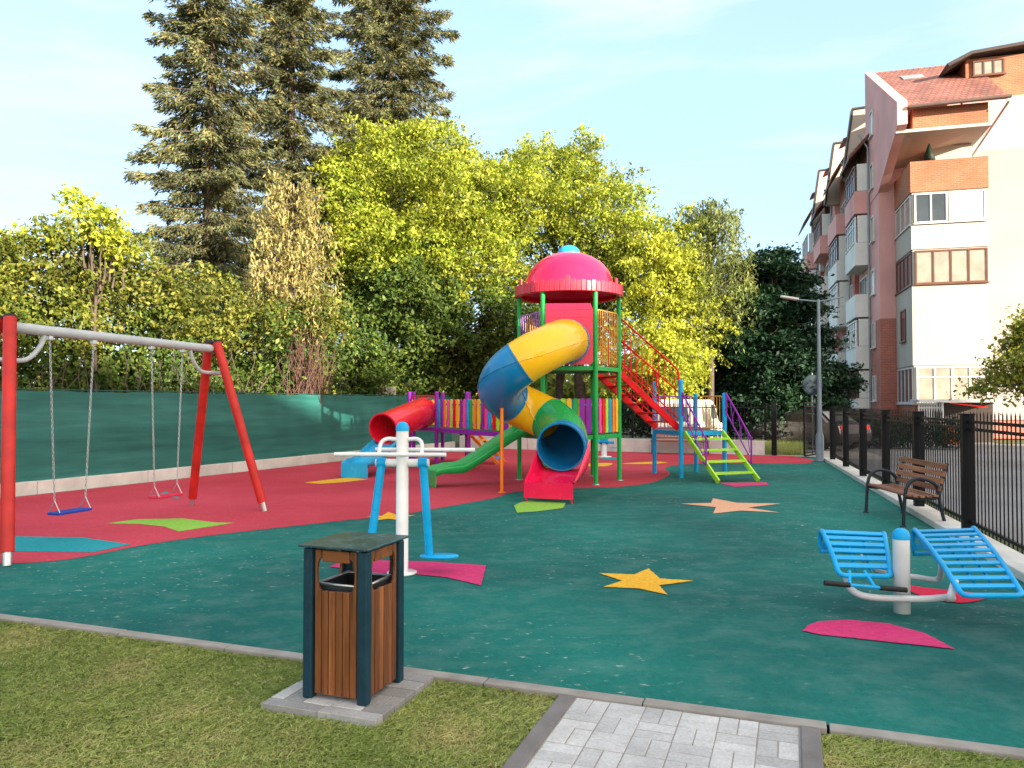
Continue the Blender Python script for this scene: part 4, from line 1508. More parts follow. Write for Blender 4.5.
# green open slide from face 3-4 of the lower deck
def open_slide(p_top, p_bot, z_top, z_run, half, mat, name, lip_h, wall=0.15, sag=0.0, bulge=0.9):
    a, b = Vector(p_top), Vector(p_bot)
    d = Vector((b.x - a.x, b.y - a.y, 0))
    L = d.length
    d.normalize()
    s_ = Vector((-d.y, d.x, 0))
    n = 22
    mb = MB()
    prof = [(-1.0, wall), (-1.0, 0.02), (-0.86, 0.0), (0.86, 0.0), (1.0, 0.02), (1.0, wall)]
    prof_o = [(1.08, wall), (1.08, -0.03), (-1.08, -0.03), (-1.08, wall)]
    full = prof + prof_o
    m_ = len(full)
    vs_ = []
    for i in range(n + 1):
        t = i / n
        if t < 0.12: h = 1.0 - 0.02 * (t / 0.12)
        elif t < 0.74:
            k = (t - 0.12) / 0.62
            h = 0.98 - 0.98 * (k * k * (3 - 2 * k) * 0.25 + k * 0.75)
        else: h = 0.0
        z = z_run + (z_top - z_run) * h
        c = a + d * (L * t)
        if t > 0.93:
            k = (t - 0.93) / 0.07
            z -= 0.05 * k * k
        for u, zz in full:
            q = c + s_ * (u * half)
            vs_.append((q.x, q.y, z + zz * (1.0 if t < 0.9 else 0.8)))
    fs = []
    for i in range(n):
        for j in range(m_):
            j2 = (j + 1) % m_
            fs.append((i * m_ + j, i * m_ + j2, (i + 1) * m_ + j2, (i + 1) * m_ + j))
    mb.add(vs_, fs, True)
    e = a + d * L
    zr = z_run - 0.05
    mb.extrude([e + s_ * (-half * 1.06) + Vector((0, 0, zr + 0.09)), e + s_ * (half * 1.06) + Vector((0, 0, zr + 0.09)), e + s_ * (half * 1.06) + Vector((0, 0, zr - lip_h)), e + s_ * (-half * 1.06) + Vector((0, 0, zr - lip_h))], d * 0.03)
    return mb.build(name, mat, ps, 0.0)
mid34 = (HV[3] + HV[4]) / 2
os_ = open_slide(W2(Vector((mid34.x, mid34.y, 0))), W2(Vector((-1.62, 15.62, 0))), 1.06, 0.30, 0.24, PL['green'], 'open_slide', 0.24, 0.17)
for q in (-1, 1):
    # short guard boards where the slide begins
    pass

# ---- second, lower hexagonal deck on the left, with the bridge
LC = Vector((-2.05, 21.85, 0))
LS = 0.92
LV = [Vector((LC.x + LS * math.cos(R(-150 + 60 * k)), LC.y + LS * math.sin(R(-150 + 60 * k)), 0)) for k in range(6)]
# 0: -150, 1: -90, 2: -30, 3: 30, 4: 90, 5: 150
for k in range(6):
    p = W2(LV[k])
    MB().tube([p, p + Vector((0, 0, 1.97))], 0.055, 12).lathe([(0.055, 1.97), (0.05, 2.0), (0.03, 2.015), (0, 2.02)], 12, p).build('post', P['purple'], ps)
pl2 = [W2(LC + (v - LC) * 0.95) for v in LV]
dk2 = MB().prism([(p.x, p.y) for p in pl2], ZL - 0.05, ZL).build('deck', M_deck, ps, 0.006)
bm_ = MB()
for k in range(6):
    a, b = W2(LV[k]), W2(LV[(k + 1) % 6])
    d = (b - a).normalized()
    bm_.bar(a + d * 0.055 + Vector((0, 0, ZL - 0.045)), b - d * 0.055 + Vector((0, 0, ZL - 0.045)), 0.045, 0.09)
bm_.build('deck_beam', P['purple'], dk2, 0.006)
# bridge between the decks
bA0, bA1 = LV[1], HV[3]
bB0, bB1 = LV[2], HV[2]
dbr = (bA1 - bA0).normalized()
mbk = MB()
poly = [W2(bA0 + dbr * 0.06), W2(bA1 - dbr * 0.06), W2(bB1 - dbr * 0.06), W2(bB0 + dbr * 0.06)]
mbk.prism([(p.x, p.y) for p in poly], ZL - 0.045, ZL - 0.005)
brg = mbk.build('bridge', M_deck, ps, 0.005)
bb_ = MB()
for a, b in ((bA0, bA1), (bB0, bB1)):
    d = (b - a).normalized()
    n_ = Vector((d.y, -d.x, 0)) * 0.0
    bb_.bar(W2(a + d * 0.06) + Vector((0, 0, ZL - 0.06)), W2(b - d * 0.06) + Vector((0, 0, ZL - 0.06)), 0.05, 0.11)
bb_.build('bridge_beam', P['purple'], brg, 0.006)
cyc = ['blue', 'purple', 'orange', 'pink', 'lime', 'red', 'yellow', 'purple', 'pink', 'blue', 'green', 'orange', 'yellow', 'purple', 'pink', 'blue', 'red', 'lime', 'orange', 'purple', 'yellow', 'green']
picket_panel(W2(bA0), W2(bA1), ZL + 0.03, 1.80, cyc, 0.115, railmat=P['purple'])
picket_panel(W2(bB0), W2(bB1), ZL + 0.03, 1.80, cyc[::-1], 0.115, railmat=P['purple'])
picket_panel(W2(LV[5]), W2(LV[0]), ZL + 0.03, 1.80, ['yellow', 'orange', 'blue', 'pink', 'lime'], 0.115, railmat=P['purple'])
picket_panel(W2(LV[4]), W2(LV[5]), ZL + 0.03, 1.80, ['red', 'yellow', 'blue', 'purple', 'lime'], 0.115, railmat=P['purple'])
picket_panel(W2(LV[3]), W2(LV[4]), ZL + 0.03, 1.80, ['orange', 'yellow', 'tan', 'pink', 'lime'], 0.115, railmat=P['purple'])
grid_panel(W2(LV[0]), W2(LV[1]), 1.62, 1.90, P['red'], 6, 'guard_rail')
# red tunnel slide with blue run-out
t0 = (LV[0] + LV[1]) / 2
tun = spline([W2(Vector((t0.x, t0.y, 1.43))), W2(Vector((t0.x - 0.08, t0.y - 0.35, 1.41))), W2(Vector((t0.x - 0.40, t0.y - 1.35, 1.24))), W2(Vector((t0.x - 0.72, t0.y - 2.15, 1.06)))], 8)
tn = MB().tube(tun, 0.385, 36, caps=False).tube(tun, 0.365, 36, caps=False)
tno = tn.build('tunnel_slide', PL['red'], ps)
for i in (0, len(tun) - 1):
    a, b = tun[max(0, i - 1)], tun[min(len(tun) - 1, i + 1)]
    q = (b - a).normalized().to_track_quat('Z', 'Y').to_matrix()
    MB().lathe([(0.362, -0.03), (0.405, -0.03), (0.405, 0.03), (0.362, 0.03), (0.362, -0.03)], 40, tun[i], q, False).build('rim', PL['red'], tno, 0.006)
te = tun[-1]
bs = open_slide(Vector((te.x + 0.12, te.y + 0.30, 0)), W2(Vector((-3.56, 17.45, 0))), 0.70, 0.30, 0.31, PL['sky'], 'slide_runout', 0.24, 0.12)
bs.parent = tno
# orange side stair of the left deck
s0 = (LV[2] + LV[3]) / 2
st = MB()
sdir = Vector((0.97, -0.25, 0)).normalized()
sside = Vector((-sdir.y, sdir.x, 0))
for q in (-1, 1):
    a = W2(s0 + sside * (0.36 * q)) + Vector((0, 0, ZL - 0.02))
    b = W2(s0 + sside * (0.36 * q) + sdir * 1.0) + Vector((0, 0, 0.0))
    st.bar(a, b, 0.05, 0.09)
sto = st.build('ladder_stair', P['orange'], ps, 0.005)
for i in range(4):
    k = (i + 0.6) / 4.3
    c = W2(s0 + sdir * (1.0 * k)) + Vector((0, 0, ZL * (1 - k)))
    MB().bar(c - sside * 0.335, c + sside * 0.335, 0.2, 0.03).build('tread', P['tan'] if i < 3 else P['blue'], sto)

# ---- blue platform on the right
Fp = Vector((3.84, 17.5, 0))
e1p, e2p = Vector((math.cos(R(20)), math.sin(R(20)), 0)), Vector((-math.sin(R(20)), math.cos(R(20)), 0))
PS = 1.17
PV = [Fp, Fp + e1p * PS, Fp + e1p * PS + e2p * PS, Fp + e2p * PS]     # front, right, back, left
for v, h in zip(PV, (2.2, 1.90, 1.90, 2.18)):
    p = W2(v)
    MB().tube([p, p + Vector((0, 0, h))], 0.052, 14).lathe([(0.052, h), (0.045, h + 0.025), (0.0, h + 0.04)], 14, p).build('post', P['blue'], ps)
ZP = 1.06
pdk = MB().prism([tuple(W2(PV[0] + (e1p + e2p) * 0.03))[:2], tuple(W2(PV[1] + (e2p - e1p) * 0.03))[:2], tuple(W2(PV[2] - (e1p + e2p) * 0.03))[:2], tuple(W2(PV[3] + (e1p - e2p) * 0.03))[:2]], ZP - 0.05, ZP).build('deck', M_deck, ps, 0.005)
bm_ = MB()
for k in range(4):
    a, b = W2(PV[k]), W2(PV[(k + 1) % 4])
    d = (b - a).normalized()
    bm_.bar(a + d * 0.055 + Vector((0, 0, ZP - 0.05)), b - d * 0.055 + Vector((0, 0, ZP - 0.05)), 0.05, 0.10)
bm_.build('deck_beam', P['blue'], pdk, 0.006)
grid_panel(W2(PV[2]), W2(PV[3]), 1.10, 1.86, P['purple'], 8)
grid_panel(W2(PV[1]), W2(PV[2]), 1.10, 1.86, P['tan'], 8)
# lime stair
ldir = -e2p
run = 1.32
gs = MB()
for q, v in ((-1, PV[0]), (1, PV[1])):
    off = e1p * (0.075 if q < 0 else -0.075)
    a = W2(v + off) + Vector((0, 0, ZP - 0.03))
    b = W2(v + off + ldir * run) + Vector((0, 0, 0.03))
    gs.bar(a + ldir * 0.03, b, 0.045, 0.11)
gso = gs.build('staircase', P['lime'], ps, 0.006)
for i in range(4):
    k = (i + 0.75) / 4.55
    c0 = W2(PV[0] + e1p * 0.10 + ldir * run * k) + Vector((0, 0, ZP * (1 - k) + 0.0))
    c1 = W2(PV[1] - e1p * 0.10 + ldir * run * k) + Vector((0, 0, ZP * (1 - k) + 0.0))
    MB().bar(c0, c1, 0.20, 0.045).build('tread', P['lime'], gso, 0.006)
for q, v in ((-1, PV[0]), (1, PV[1])):
    off = e1p * (0.0 if q < 0 else 0.0)
    top = W2(v + off + ldir * 0.08)
    bot = W2(v + off + ldir * (run * 0.74) + e1p * (0.0))
    zt, zb = 1.86, 0.98
    mb = MB()
    mb.tube(spline([top + Vector((0, 0, zt - 0.45)), top + Vector((0, 0, zt - 0.03)), top + ldir * 0.05 + Vector((0, 0, zt)), bot - ldir * 0.05 + Vector((0, 0, zb)), bot + Vector((0, 0, zb - 0.06)), bot + Vector((0, 0, zb - 0.55)), bot - ldir * 0.03 + Vector((0, 0, zb - 0.60)), bot - ldir * 0.12 + Vector((0, 0, zb - 0.55))], 5), 0.019, 8)
    lo1, lo2 = top + Vector((0, 0, zt - 0.40)), bot + Vector((0, 0, zb - 0.42))
    mb.tube([lo1, lo2 - ldir * 0.1], 0.016, 8)
    for i in range(1, 6):
        k = i / 6
        pu = (top + Vector((0, 0, zt))).lerp(bot + Vector((0, 0, zb)), k)
        k2 = (i + (0.7 if i % 2 else -0.7)) / 6
        pd = lo1.lerp(lo2, min(1, max(0, k2)))
        mb.tube([pu, pd], 0.010, 6)
    mb.build('handrail', P['purple'], gso)
# red stair from upper hex deck to the blue platform
hm0, hm1 = HV[0], HV[1]
ra0, ra1 = HV[0] + (HV[1] - HV[0]).normalized() * 0.10, HV[1] - (HV[1] - HV[0]).normalized() * 0.10
rb0, rb1 = PV[0] + e2p * 0.10, PV[3] - e2p * 0.10
rs = MB()
for a, b in ((ra0, rb0), (ra1, rb1)):
    rs.bar(W2(a) + Vector((0, 0, ZU - 0.04)), W2(b) + Vector((0, 0, ZP + 0.06)), 0.05, 0.15)
rso = rs.build('staircase', P['red'], ps, 0.006)
for i in range(6):
    k = (i + 0.7) / 6.4
    z = ZU - 0.04 + (ZP + 0.06 - ZU + 0.04) * k
    MB().bar(W2(ra0.lerp(rb0, k)) + Vector((0, 0, z)), W2(ra1.lerp(rb1, k)) + Vector((0, 0, z)), 0.21, 0.035).build('tread', P['red'], rso, 0.005)
for a, b in ((ra0, rb0), (ra1, rb1)):
    a3, b3 = W2(a), W2(b)
    mb = MB()
    zt0, zt1 = 3.66, 2.45
    z2a, z2b = 3.18, 1.95
    z0a, z0b = ZU + 0.05, ZP + 0.16
    dirr = (b3 - a3).normalized()
    mb.tube(spline([a3 + Vector((0, 0, zt0)), a3.lerp(b3, 0.5) + Vector((0, 0, (zt0 + zt1) / 2)), a3.lerp(b3, 0.93) + Vector((0, 0, zt1 + 0.09)), b3 + Vector((0, 0, zt1 - 0.08)), b3 + dirr * 0.01 + Vector((0, 0, zt1 - 0.35))], 6), 0.022, 8)
    mb.tube([a3 + Vector((0, 0, z2a)), b3 + Vector((0, 0, z2b))], 0.017, 8)
    mb.tube([a3 + Vector((0, 0, z0a + 0.12)), b3 + Vector((0, 0, z0b + 0.12))], 0.017, 8)
    n = 11
    for i in range(n):
        k = (i + 0.4) / n
        p = a3.lerp(b3, k)
        zl = z0a + (z0b - z0a) * k
        zm = z2a + (z2b - z2a) * k
        zt = zt0 + (zt1 - zt0) * k
        q = a3.lerp(b3, min(1, k + 0.07))
        mb.tube(spline([p + Vector((0, 0, zl)), p + Vector((0, 0, zm)), p + Vector((0, 0, zm + 0.25)), p.lerp(q, 0.4) + Vector((0, 0, zt - 0.13)), q + Vector((0, 0, zt0 + (zt1 - zt0) * min(1, k + 0.07)))], 3), 0.010, 6)
    mb.build('handrail', P['red'], rso)

# ================================================================== APARTMENT BUILDING
M_pink = pm('render_pink', (0.68, 0.35, 0.325), 0.85, var=0.14, scale=0.5, grime=0.25)
M_cream = pm('render_cream', (0.43, 0.385, 0.33), 0.85, var=0.08, scale=0.5, grime=0.15)
M_greyr = pm('render_grey', (0.32, 0.28, 0.27), 0.85, var=0.10, scale=0.35, grime=0.2)
M_bal = pm('balcony_white', (0.72, 0.73, 0.69), 0.8, var=0.08, scale=0.8, grime=0.2)
M_brick = brickmat('brick_orange', (0.40, 0.13, 0.06), (0.33, 0.10, 0.045), (0.38, 0.22, 0.15))
M_brickp = brickmat('brick_pink', (0.46, 0.155, 0.11), (0.38, 0.115, 0.085), (0.42, 0.24, 0.2))
M_wwin = pm('window_frame_white', (0.60, 0.60, 0.585), 0.4)
M_bwin = pm('window_frame_brown', (0.13, 0.05, 0.03), 0.4)
M_tile = None
def tilemat():
    m, t, out = newmat('roof_tiles')
    tc = N(t, 'ShaderNodeTexCoord').outputs['Object']
    sp = N(t, 'ShaderNodeSeparateXYZ')
    t.links.new(tc, sp.inputs[0])
    cb = N(t, 'ShaderNodeCombineXYZ')
    t.links.new(sp.outputs[0], cb.inputs[0])
    t.links.new(sp.outputs[2], cb.inputs[1])
    b = N(t, 'ShaderNodeTexBrick')
    b.inputs['Brick Width'].default_value = 0.27
    b.inputs['Row Height'].default_value = 0.22
    b.inputs['Mortar Size'].default_value = 0.035
    b.inputs['Scale'].default_value = 1.0
    b.inputs['Color1'].default_value = (0.31, 0.115, 0.085, 1)
    b.inputs['Color2'].default_value = (0.22, 0.085, 0.065, 1)
    b.inputs['Mortar'].default_value = (0.14, 0.06, 0.05, 1)
    t.links.new(cb.outputs[0], b.inputs['Vector'])
    n = noise(t, tc, 0.9, 4)
    r = ramp(t, [(0.3, (0.7,) * 3), (0.7, (1.2,) * 3)])
    t.links.new(n.outputs['Fac'], r.inputs['Fac'])
    col = mixc(t, 1.0, b.outputs['Color'], r.outputs['Color'], 'MULTIPLY')
    principled(t, out, col, 0.75, 0, bump(t, b.outputs['Fac'], -0.6, 0.05))
    return m
M_tile = tilemat()
M_eave = pm('eave_brown', (0.17, 0.085, 0.07), 0.6)
M_dark = pm('dark_trim', (0.05, 0.035, 0.03), 0.5)
BO = at(881, 403, 38.2); BO.z = 0      # near left corner of the block
bang = R(15.6)
# building frame: x along the end wall (to the right), y along the facade (away)
bld = thing('apartment_building', 'pink and cream apartment block with tiled roof and stacked bays by the street', 'building', BO, -bang)
def bbox(mb, x0, x1, y0, y1, z0, z1):
    return mb.box(((x0 + x1) / 2, (y0 + y1) / 2, (z0 + z1) / 2), (x1 - x0, y1 - y0, z1 - z0))
def window(x0, x1, y, z0, z1, n, mat, pane, facing='y', transom=None):
    """window set on a face; facing 'y' looks to -y, facing 'x' looks to -x (then x0..x1 run along y, y is the x position)"""
    fr, pn = MB(), MB()
    w = 0.07
    def B(mb, a0, a1, d0, d1, z0_, z1_):
        if facing == 'y':
            bbox(mb, a0, a1, y + d0, y + d1, z0_, z1_)
        else:
            bbox(mb, y + d0, y + d1, a0, a1, z0_, z1_)
    B(fr, x0, x1, -0.05, 0.03, z0, z0 + w)
    B(fr, x0, x1, -0.05, 0.03, z1 - w, z1)
    for i in range(n + 1):
        c = x0 + w / 2 + (x1 - x0 - w) * i / n
        B(fr, c - w / 2, c + w / 2, -0.045, 0.03, z0 + w, z1 - w)
    if transom:
        for i in range(n):
            c0 = x0 + w + (x1 - x0 - w) * i / n
            c1 = x0 + (x1 - x0 - w) * (i + 1) / n
            B(fr, c0, c1, -0.04, 0.03, z0 + transom, z0 + transom + 0.06)
    f = fr.build('window', mat, bld)
    B(pn, x0 + 0.02, x1 - 0.02, -0.012, 0.02, z0 + 0.02, z1 - 0.02)
    pn.build('pane', pane, f)
    B2 = MB()
    B(B2, x0 - 0.05, x1 + 0.05, -0.11, 0.02, z0 - 0.05, z0 - 0.004)
    B2.build('sill', mat, f)
    return f
H0 = 16.4
bxl, bxr, byf = 0.72, 3.8, -3.4
# main body, four stepped sections along the street
for i in range(4):
    yo = i * 6.0
    xo = -0.25 * i
    b = MB()
    bbox(b, xo, 14, yo + 0.001 * i, yo + 6.0, 0 if i else 5.9, H0)
    b.build('wall', M_pink if i % 2 == 0 else M_brickp, bld)
    if i == 0:
        b = MB()
        bbox(b, xo, 14, yo, yo + 6.0, 0, 5.898)
        b.build('lower_wall', M_brickp, bld)
    # sloping gable wall at the near end of each section, roof falling to the street side
    if i > 0:
        g = MB()
        g.extrude([(xo - 0.55, yo - 0.3, H0 - 1.8), (xo + 3.2, yo - 0.3, H0 - 1.8), (xo + 3.2, yo - 0.3, H0 + 2.3), (xo + 0.0, yo - 0.3, H0 + 2.1)], (0, 0.5, 0))
        gb = g.build('gable', M_cream, bld)
        MB().bar((xo - 0.1, yo - 0.05, H0 + 2.17), (xo + 3.3, yo - 0.05, H0 + 2.38), 0.66, 0.1).bar((xo - 0.62, yo - 0.05, H0 - 1.75), (xo - 0.07, yo - 0.05, H0 + 2.13), 0.62, 0.09).build('verge', M_dark, gb)
        r = MB()
        r.extrude([(xo - 0.5, yo + 0.25, H0 + 0.6), (xo + 2.9, yo + 0.25, H0 + 2.1), (xo + 2.9, yo + 0.25, H0 + 2.2), (xo - 0.5, yo + 0.25, H0 + 0.7)], (0, 1.7, 0))
        r.build('roof', M_tile, bld)
    # balcony stack on the street side
    y0, y1 = yo + 1.4, yo + 5.3
    if i == 0: y0, y1 = yo + 2.3, yo + 5.7
    for k in range(5):
        zf = 1.0 + k * 2.75
        pr = MB()
        bbox(pr, xo - 0.78, xo - 0.66, y0, y1, zf - 0.25, zf + 0.95)
        bbox(pr, xo - 0.66, xo - 0.001, y0 + 0.1, y0 + 0.0, zf - 0.25, zf + 0.95)
        bbox(pr, xo - 0.66, xo - 0.001, y1 - 0.1, y1, zf - 0.25, zf + 0.95)
        bbox(pr, xo - 0.66, xo - 0.001, y0 + 0.1, y1 - 0.1, zf - 0.25, zf - 0.10)
        pr.build('balcony', (M_bal if k < 4 else (M_pink if k % 2 == 0 else M_brick)), bld)
        if (k + i) % 3 != 2 and k < 5:
            window(y0 + 0.1, y1 - 0.1, xo - 0.71, zf + 0.97, zf + 2.35, 5, M_wwin if (k + i) % 2 else M_bwin, M_glassdark, 'x', 0.9)
            bbox(MB(), 0, 1, 0, 1, 0, 1)
            sdw = MB()
            bbox(sdw, xo - 0.63, xo - 0.002, y0 + 0.02, y0 + 0.08, zf + 0.97, zf + 2.40)
            sdw.build('balcony_side', M_bal, bld)
        else:
            window(y0 + 0.8, y0 + 3.2, xo - 0.035, zf + 0.0, zf + 2.1, 3, M_wwin, M_glassdark, 'x')
    # tiled lean-to roof over the stack, each at its own height
    ze = 14.75 + (0.0, 0.35, -0.15, 0.3)[i]
    rs2 = 1.15 + (0.0, 0.5, 0.15, 0.6)[i]
    r = MB()
    r.extrude([(xo - 1.02, y0 - 0.12, ze), (xo - 0.003, y0 - 0.12, ze + rs2), (xo - 0.003, y0 - 0.12, ze + rs2 + 0.13), (xo - 1.02, y0 - 0.12, ze + 0.13)], (0, y1 - y0 + 0.2, 0))
    r.build('roof', M_tile, bld)
    r = MB()
    r.extrude([(xo - 1.04, y0 - 0.08, ze - 0.10), (xo - 0.004, y0 - 0.08, ze + rs2 - 0.10), (xo - 0.004, y0 - 0.08, ze + rs2 - 0.01), (xo - 1.04, y0 - 0.08, ze - 0.01)], (0, y1 - y0 + 0.1, 0))
    r.build('eave', M_eave, bld)
    # small stair windows beside the stack
    for k in range(6):
        zf = 1.0 + k * 2.75
        window(yo + (1.1 if i == 0 else 0.4), yo + (1.9 if i == 0 else 1.1), xo - 0.035, zf + 0.8, zf + 2.1, 1, M_wwin, M_curtain, 'x')
    # rainwater pipe
    dp = MB().tube([(xo - 0.09, yo + 2.3 if i == 0 else yo + 1.2, 0), (xo - 0.09, yo + 2.3 if i == 0 else yo + 1.2, H0 - 1.2), (xo - 0.5, yo + 2.5 if i == 0 else yo + 1.2, H0 - 0.4)], 0.06, 8)
    dp.build('downpipe', pm('zinc_pipe', (0.28, 0.30, 0.32), 0.5, 0.4), bld)
# air conditioners hanging on the facade
for (i, yy, zz) in ((1, 5.15, 12.4), (1, 5.2, 9.6), (2, 5.15, 11.2), (2, 5.15, 14.0), (0, 5.2, 13.2), (3, 5.15, 12.5)):
    xo, yo = -0.25 * i, i * 6.0
    a = MB()
    bbox(a, xo - 0.36, xo - 0.05, yo + yy, yo + yy + 0.8, zz, zz + 0.55)
    a.build('air_conditioner', M_wwin, bld, 0.02)

# end wall with the bay: x in 1.7..5.0 protrudes to y = -1.9
end = MB()
bbox(end, bxr, 14, -0.06, -0.003, 0.9, 13.9)
end.build('end_wall', M_greyr, bld)
en2 = MB()
bbox(en2, bxr, 14, -0.05, -0.002, 13.9, H0 + 0.05)
en2.build('end_wall_upper', M_pink, bld)
FLO = [1.0 + k * 2.78 for k in range(7)]
def bay_part(z0, z1, mat, name='bay', grow=0.0):
    b = MB()
    # left flank slants back
    b.prism([(bxl + 0.06 - grow, -0.004), (bxl + 0.06 - grow, byf - grow), (bxr + grow, byf - grow), (bxr + grow, -0.004)], z0, z1)
    return b.build(name, mat, bld)
bay_part(0.0, 1.6, M_brick, 'bay_base')
bay_part(1.6, 3.4, M_cream)
bay_part(3.4, 7.0, M_cream, grow=0.05)
bay_part(7.0, 8.65, M_cream)
bay_part(8.65, 9.75, M_cream, grow=0.05)
bay_part(9.75, 11.25, M_cream)
bay_part(11.25, 12.65, M_brick, 'parapet', grow=0.06)
# windows of the bay
window(bxl + 0.15, bxr - 0.05, byf - 0.03, 1.68, 3.33, 4, M_wwin, M_curtain, 'y', 1.15)
window(bxl + 0.15, bxr - 0.02, byf - 0.03, 7.06, 8.58, 4, M_bwin, M_curtain, 'y')
window(bxl + 0.15, bxl + 1.5, byf - 0.03, 9.82, 11.18, 2, M_wwin, M_glassdark, 'y')
window(bxl + 1.55, bxr - 0.05, byf - 0.03, 9.82, 11.18, 1, M_wwin, M_wwin, 'y')
for (z0, z1, n, fm, pnm) in ((1.68, 3.33, 4, M_wwin, M_glassdark), (7.06, 8.58, 4, M_bwin, M_glassdark), (9.82, 11.18, 3, M_wwin, M_curtain)):
    window(byf + 0.12, -0.1, bxl + 0.05, z0, z1, n, fm, pnm, 'x')
window(byf + 1.2, byf + 2.2, bxl - 0.0, 4.6, 6.1, 1, M_bwin, M_glassdark, 'x')
# open loggia under the roof
lg = MB()
bbox(lg, 1.9, bxr - 0.05, -1.5, -0.02, 12.65, 13.85)
lg.build('loggia_wall', M_cream, bld)
sl = MB()
sl.extrude([(0.1, -0.01, 13.2), (0.1, byf - 0.25, 13.95), (bxr + 0.15, byf - 0.25, 13.95), (bxr + 0.15, -0.01, 13.85)], (0, 0, 0.14))
sl.build('loggia_soffit', M_cream, bld)
up = MB()
bbox(up, bxl + 0.1, bxr + 0.05, byf - 0.2, -0.01, 14.11, 15.02)
up.build('eave_wall', M_brick, bld)
# side cheek wall left of the loggia (pink, sloping top)
ck = MB()
ck.extrude([(-0.03, 3.3, 19.65), (0.10, byf - 0.62, 15.25), (0.10, byf - 0.62, 14.2), (0.05, -1.9, 13.2), (-0.03, -0.02, 12.2), (-0.03, 3.3, 12.2)], (0.42, 0, 0.02))
ck.build('cheek_wall', M_pink, bld)
pl_ = MB()
pl_.lathe([(0.0, 12.6), (0.12, 12.6), (0.26, 12.8), (0.18, 13.1), (0.05, 13.5), (0, 13.55)], 7, (1.6, byf + 0.35, 0))
pl_.build('potted_plant', leafmat('dark_leaf_plant', [(0.01, 0.015, 0.012), (0.02, 0.03, 0.015)]), bld)
# main sloping roof towards the camera
rf_ = MB()
rf_.extrude([(0.5, byf - 0.55, 14.95), (bxr + 0.7, byf - 0.55, 14.95), (bxr + 1.4, 3.2, 19.35), (0.36, 3.2, 19.35)], (0, -0.03, 0.14))
rfo = rf_.build('roof', M_tile, bld)
gt = MB().tube([(0.55, byf - 0.68, 14.95), (bxr + 0.8, byf - 0.68, 15.02)], 0.09, 8)
gt.build('gutter', pm('gutter_brown', (0.10, 0.06, 0.05), 0.5), rfo)
MB().tube([(bxr + 0.75, byf - 0.6, 14.85), (bxr + 0.15, -0.45, 13.4), (bxr + 0.12, -0.15, 12.2), (bxr + 0.12, -0.12, 0.3)], 0.055, 8).build('downpipe', MATS['zinc_pipe'], bld)
MB().box((1.9, 1.4, 18.33), (1.0, 0.9, 0.2), M=Matrix.Rotation(R(31.6), 3, 'X')).build('skylight', M_curtain, rfo)
rg = MB()
rg.bar((0.3, 3.2, 19.42), (14, 3.2, 19.42), 0.3, 0.16)
rg.build('ridge', M_tile, rfo)
# dormer
dm = MB()
bbox(dm, 3.95, 9.5, -0.02, 3.2, H0, 18.45)
dm.build('dormer', M_brick, bld)
window(4.25, 5.6, -0.07, 17.55, 18.3, 3, M_bwin, M_curtain, 'y')
dr = MB()
dr.extrude([(3.1, -0.6, 18.0), (4.1, -0.6, 18.47), (14, -0.6, 19.3), (14, -0.6, 19.45), (4.05, -0.6, 18.62), (3.0, -0.6, 18.13)], (0, 4.3, 0))
dr.build('dormer_roof', M_dark, bld)

# entrance porch with white grille at the foot of the block
ep = at(952, 401, 33.0)
por = thing('entrance_porch', 'flat roofed entrance porch with a white grille below the bay windows', 'porch', (ep.x, ep.y, 0), -bang)
MB().box((0.3, 0.3, 1.80), (3.4, 1.6, 0.12)).build('canopy', M_wwin, por, 0.01)
MB().box((-0.45, -0.3, 0.86), (0.09, 0.09, 1.75)).build('post', M_wwin, por)
gr_ = MB()
for i in range(9):
    gr_.box((-1.33 + i * 0.1, -0.2, 0.87), (0.05, 0.04, 1.75))
gr_.box((-0.93, -0.2, 0.3), (0.9, 0.05, 0.06)).box((-0.93, -0.2, 1.5), (0.9, 0.05, 0.06))
gr_.build('grille', M_wwin, por)
MB().box((0.7, 0.9, 0.87), (2.2, 0.1, 1.72)).build('dark_inside_panel', M_dark, por)  # flat dark panel standing in for the dark inside of the porch
MB().bar((-0.2, -0.5, 1.70), (1.2, -0.5, 1.52), 0.06, 0.05).build('barrier_arm', P['red'], por)
ob = at(956, 437, 30.0)
bxo = thing('orange_container', 'orange waste container standing before the entrance porch', 'container', (ob.x, ob.y, 0), -bang)
MB().prism([(-0.45, -0.35), (0.45, -0.35), (0.5, 0.35), (-0.5, 0.35)], 0.1, 0.78).build('body', pm('orange_plastic', (0.75, 0.16, 0.02), 0.45), bxo, 0.03)
MB().extrude([(-0.52, -0.4, 0.785), (0.52, -0.4, 0.785), (0.52, 0.4, 0.86), (-0.52, 0.4, 0.86)], (0, 0, 0.04)).build('lid', pm('container_lid', (0.08, 0.07, 0.07), 0.5), bxo, 0.01)

# unseen stepped block added behind the viewer, its heights shaped to cast the shade
sb = thing('shade_blocker', 'unseen stepped block added behind the viewer to shade the playground and lower trees', 'building', (62, -47, 0))
sh = MB()
for x0_, x1_, h_ in ((34, 60.5, 24.7), (60.52, 67, 27.5), (67.02, 73, 31.0), (73.02, 84, 25.8), (84.02, 92, 35.5)):
    sh = MB()
    bbox(sh, x0_ - 62, x1_ - 62, 5, 7, 0, h_)
    sh.build('wall', M_greyr, sb)
    rr_ = MB()
    bbox(rr_, x0_ - 61.95, x1_ - 62.05, 4.8, 7.2, h_ + 0.01, h_ + 0.25)
    rr_.build('roof', M_dark, sb)

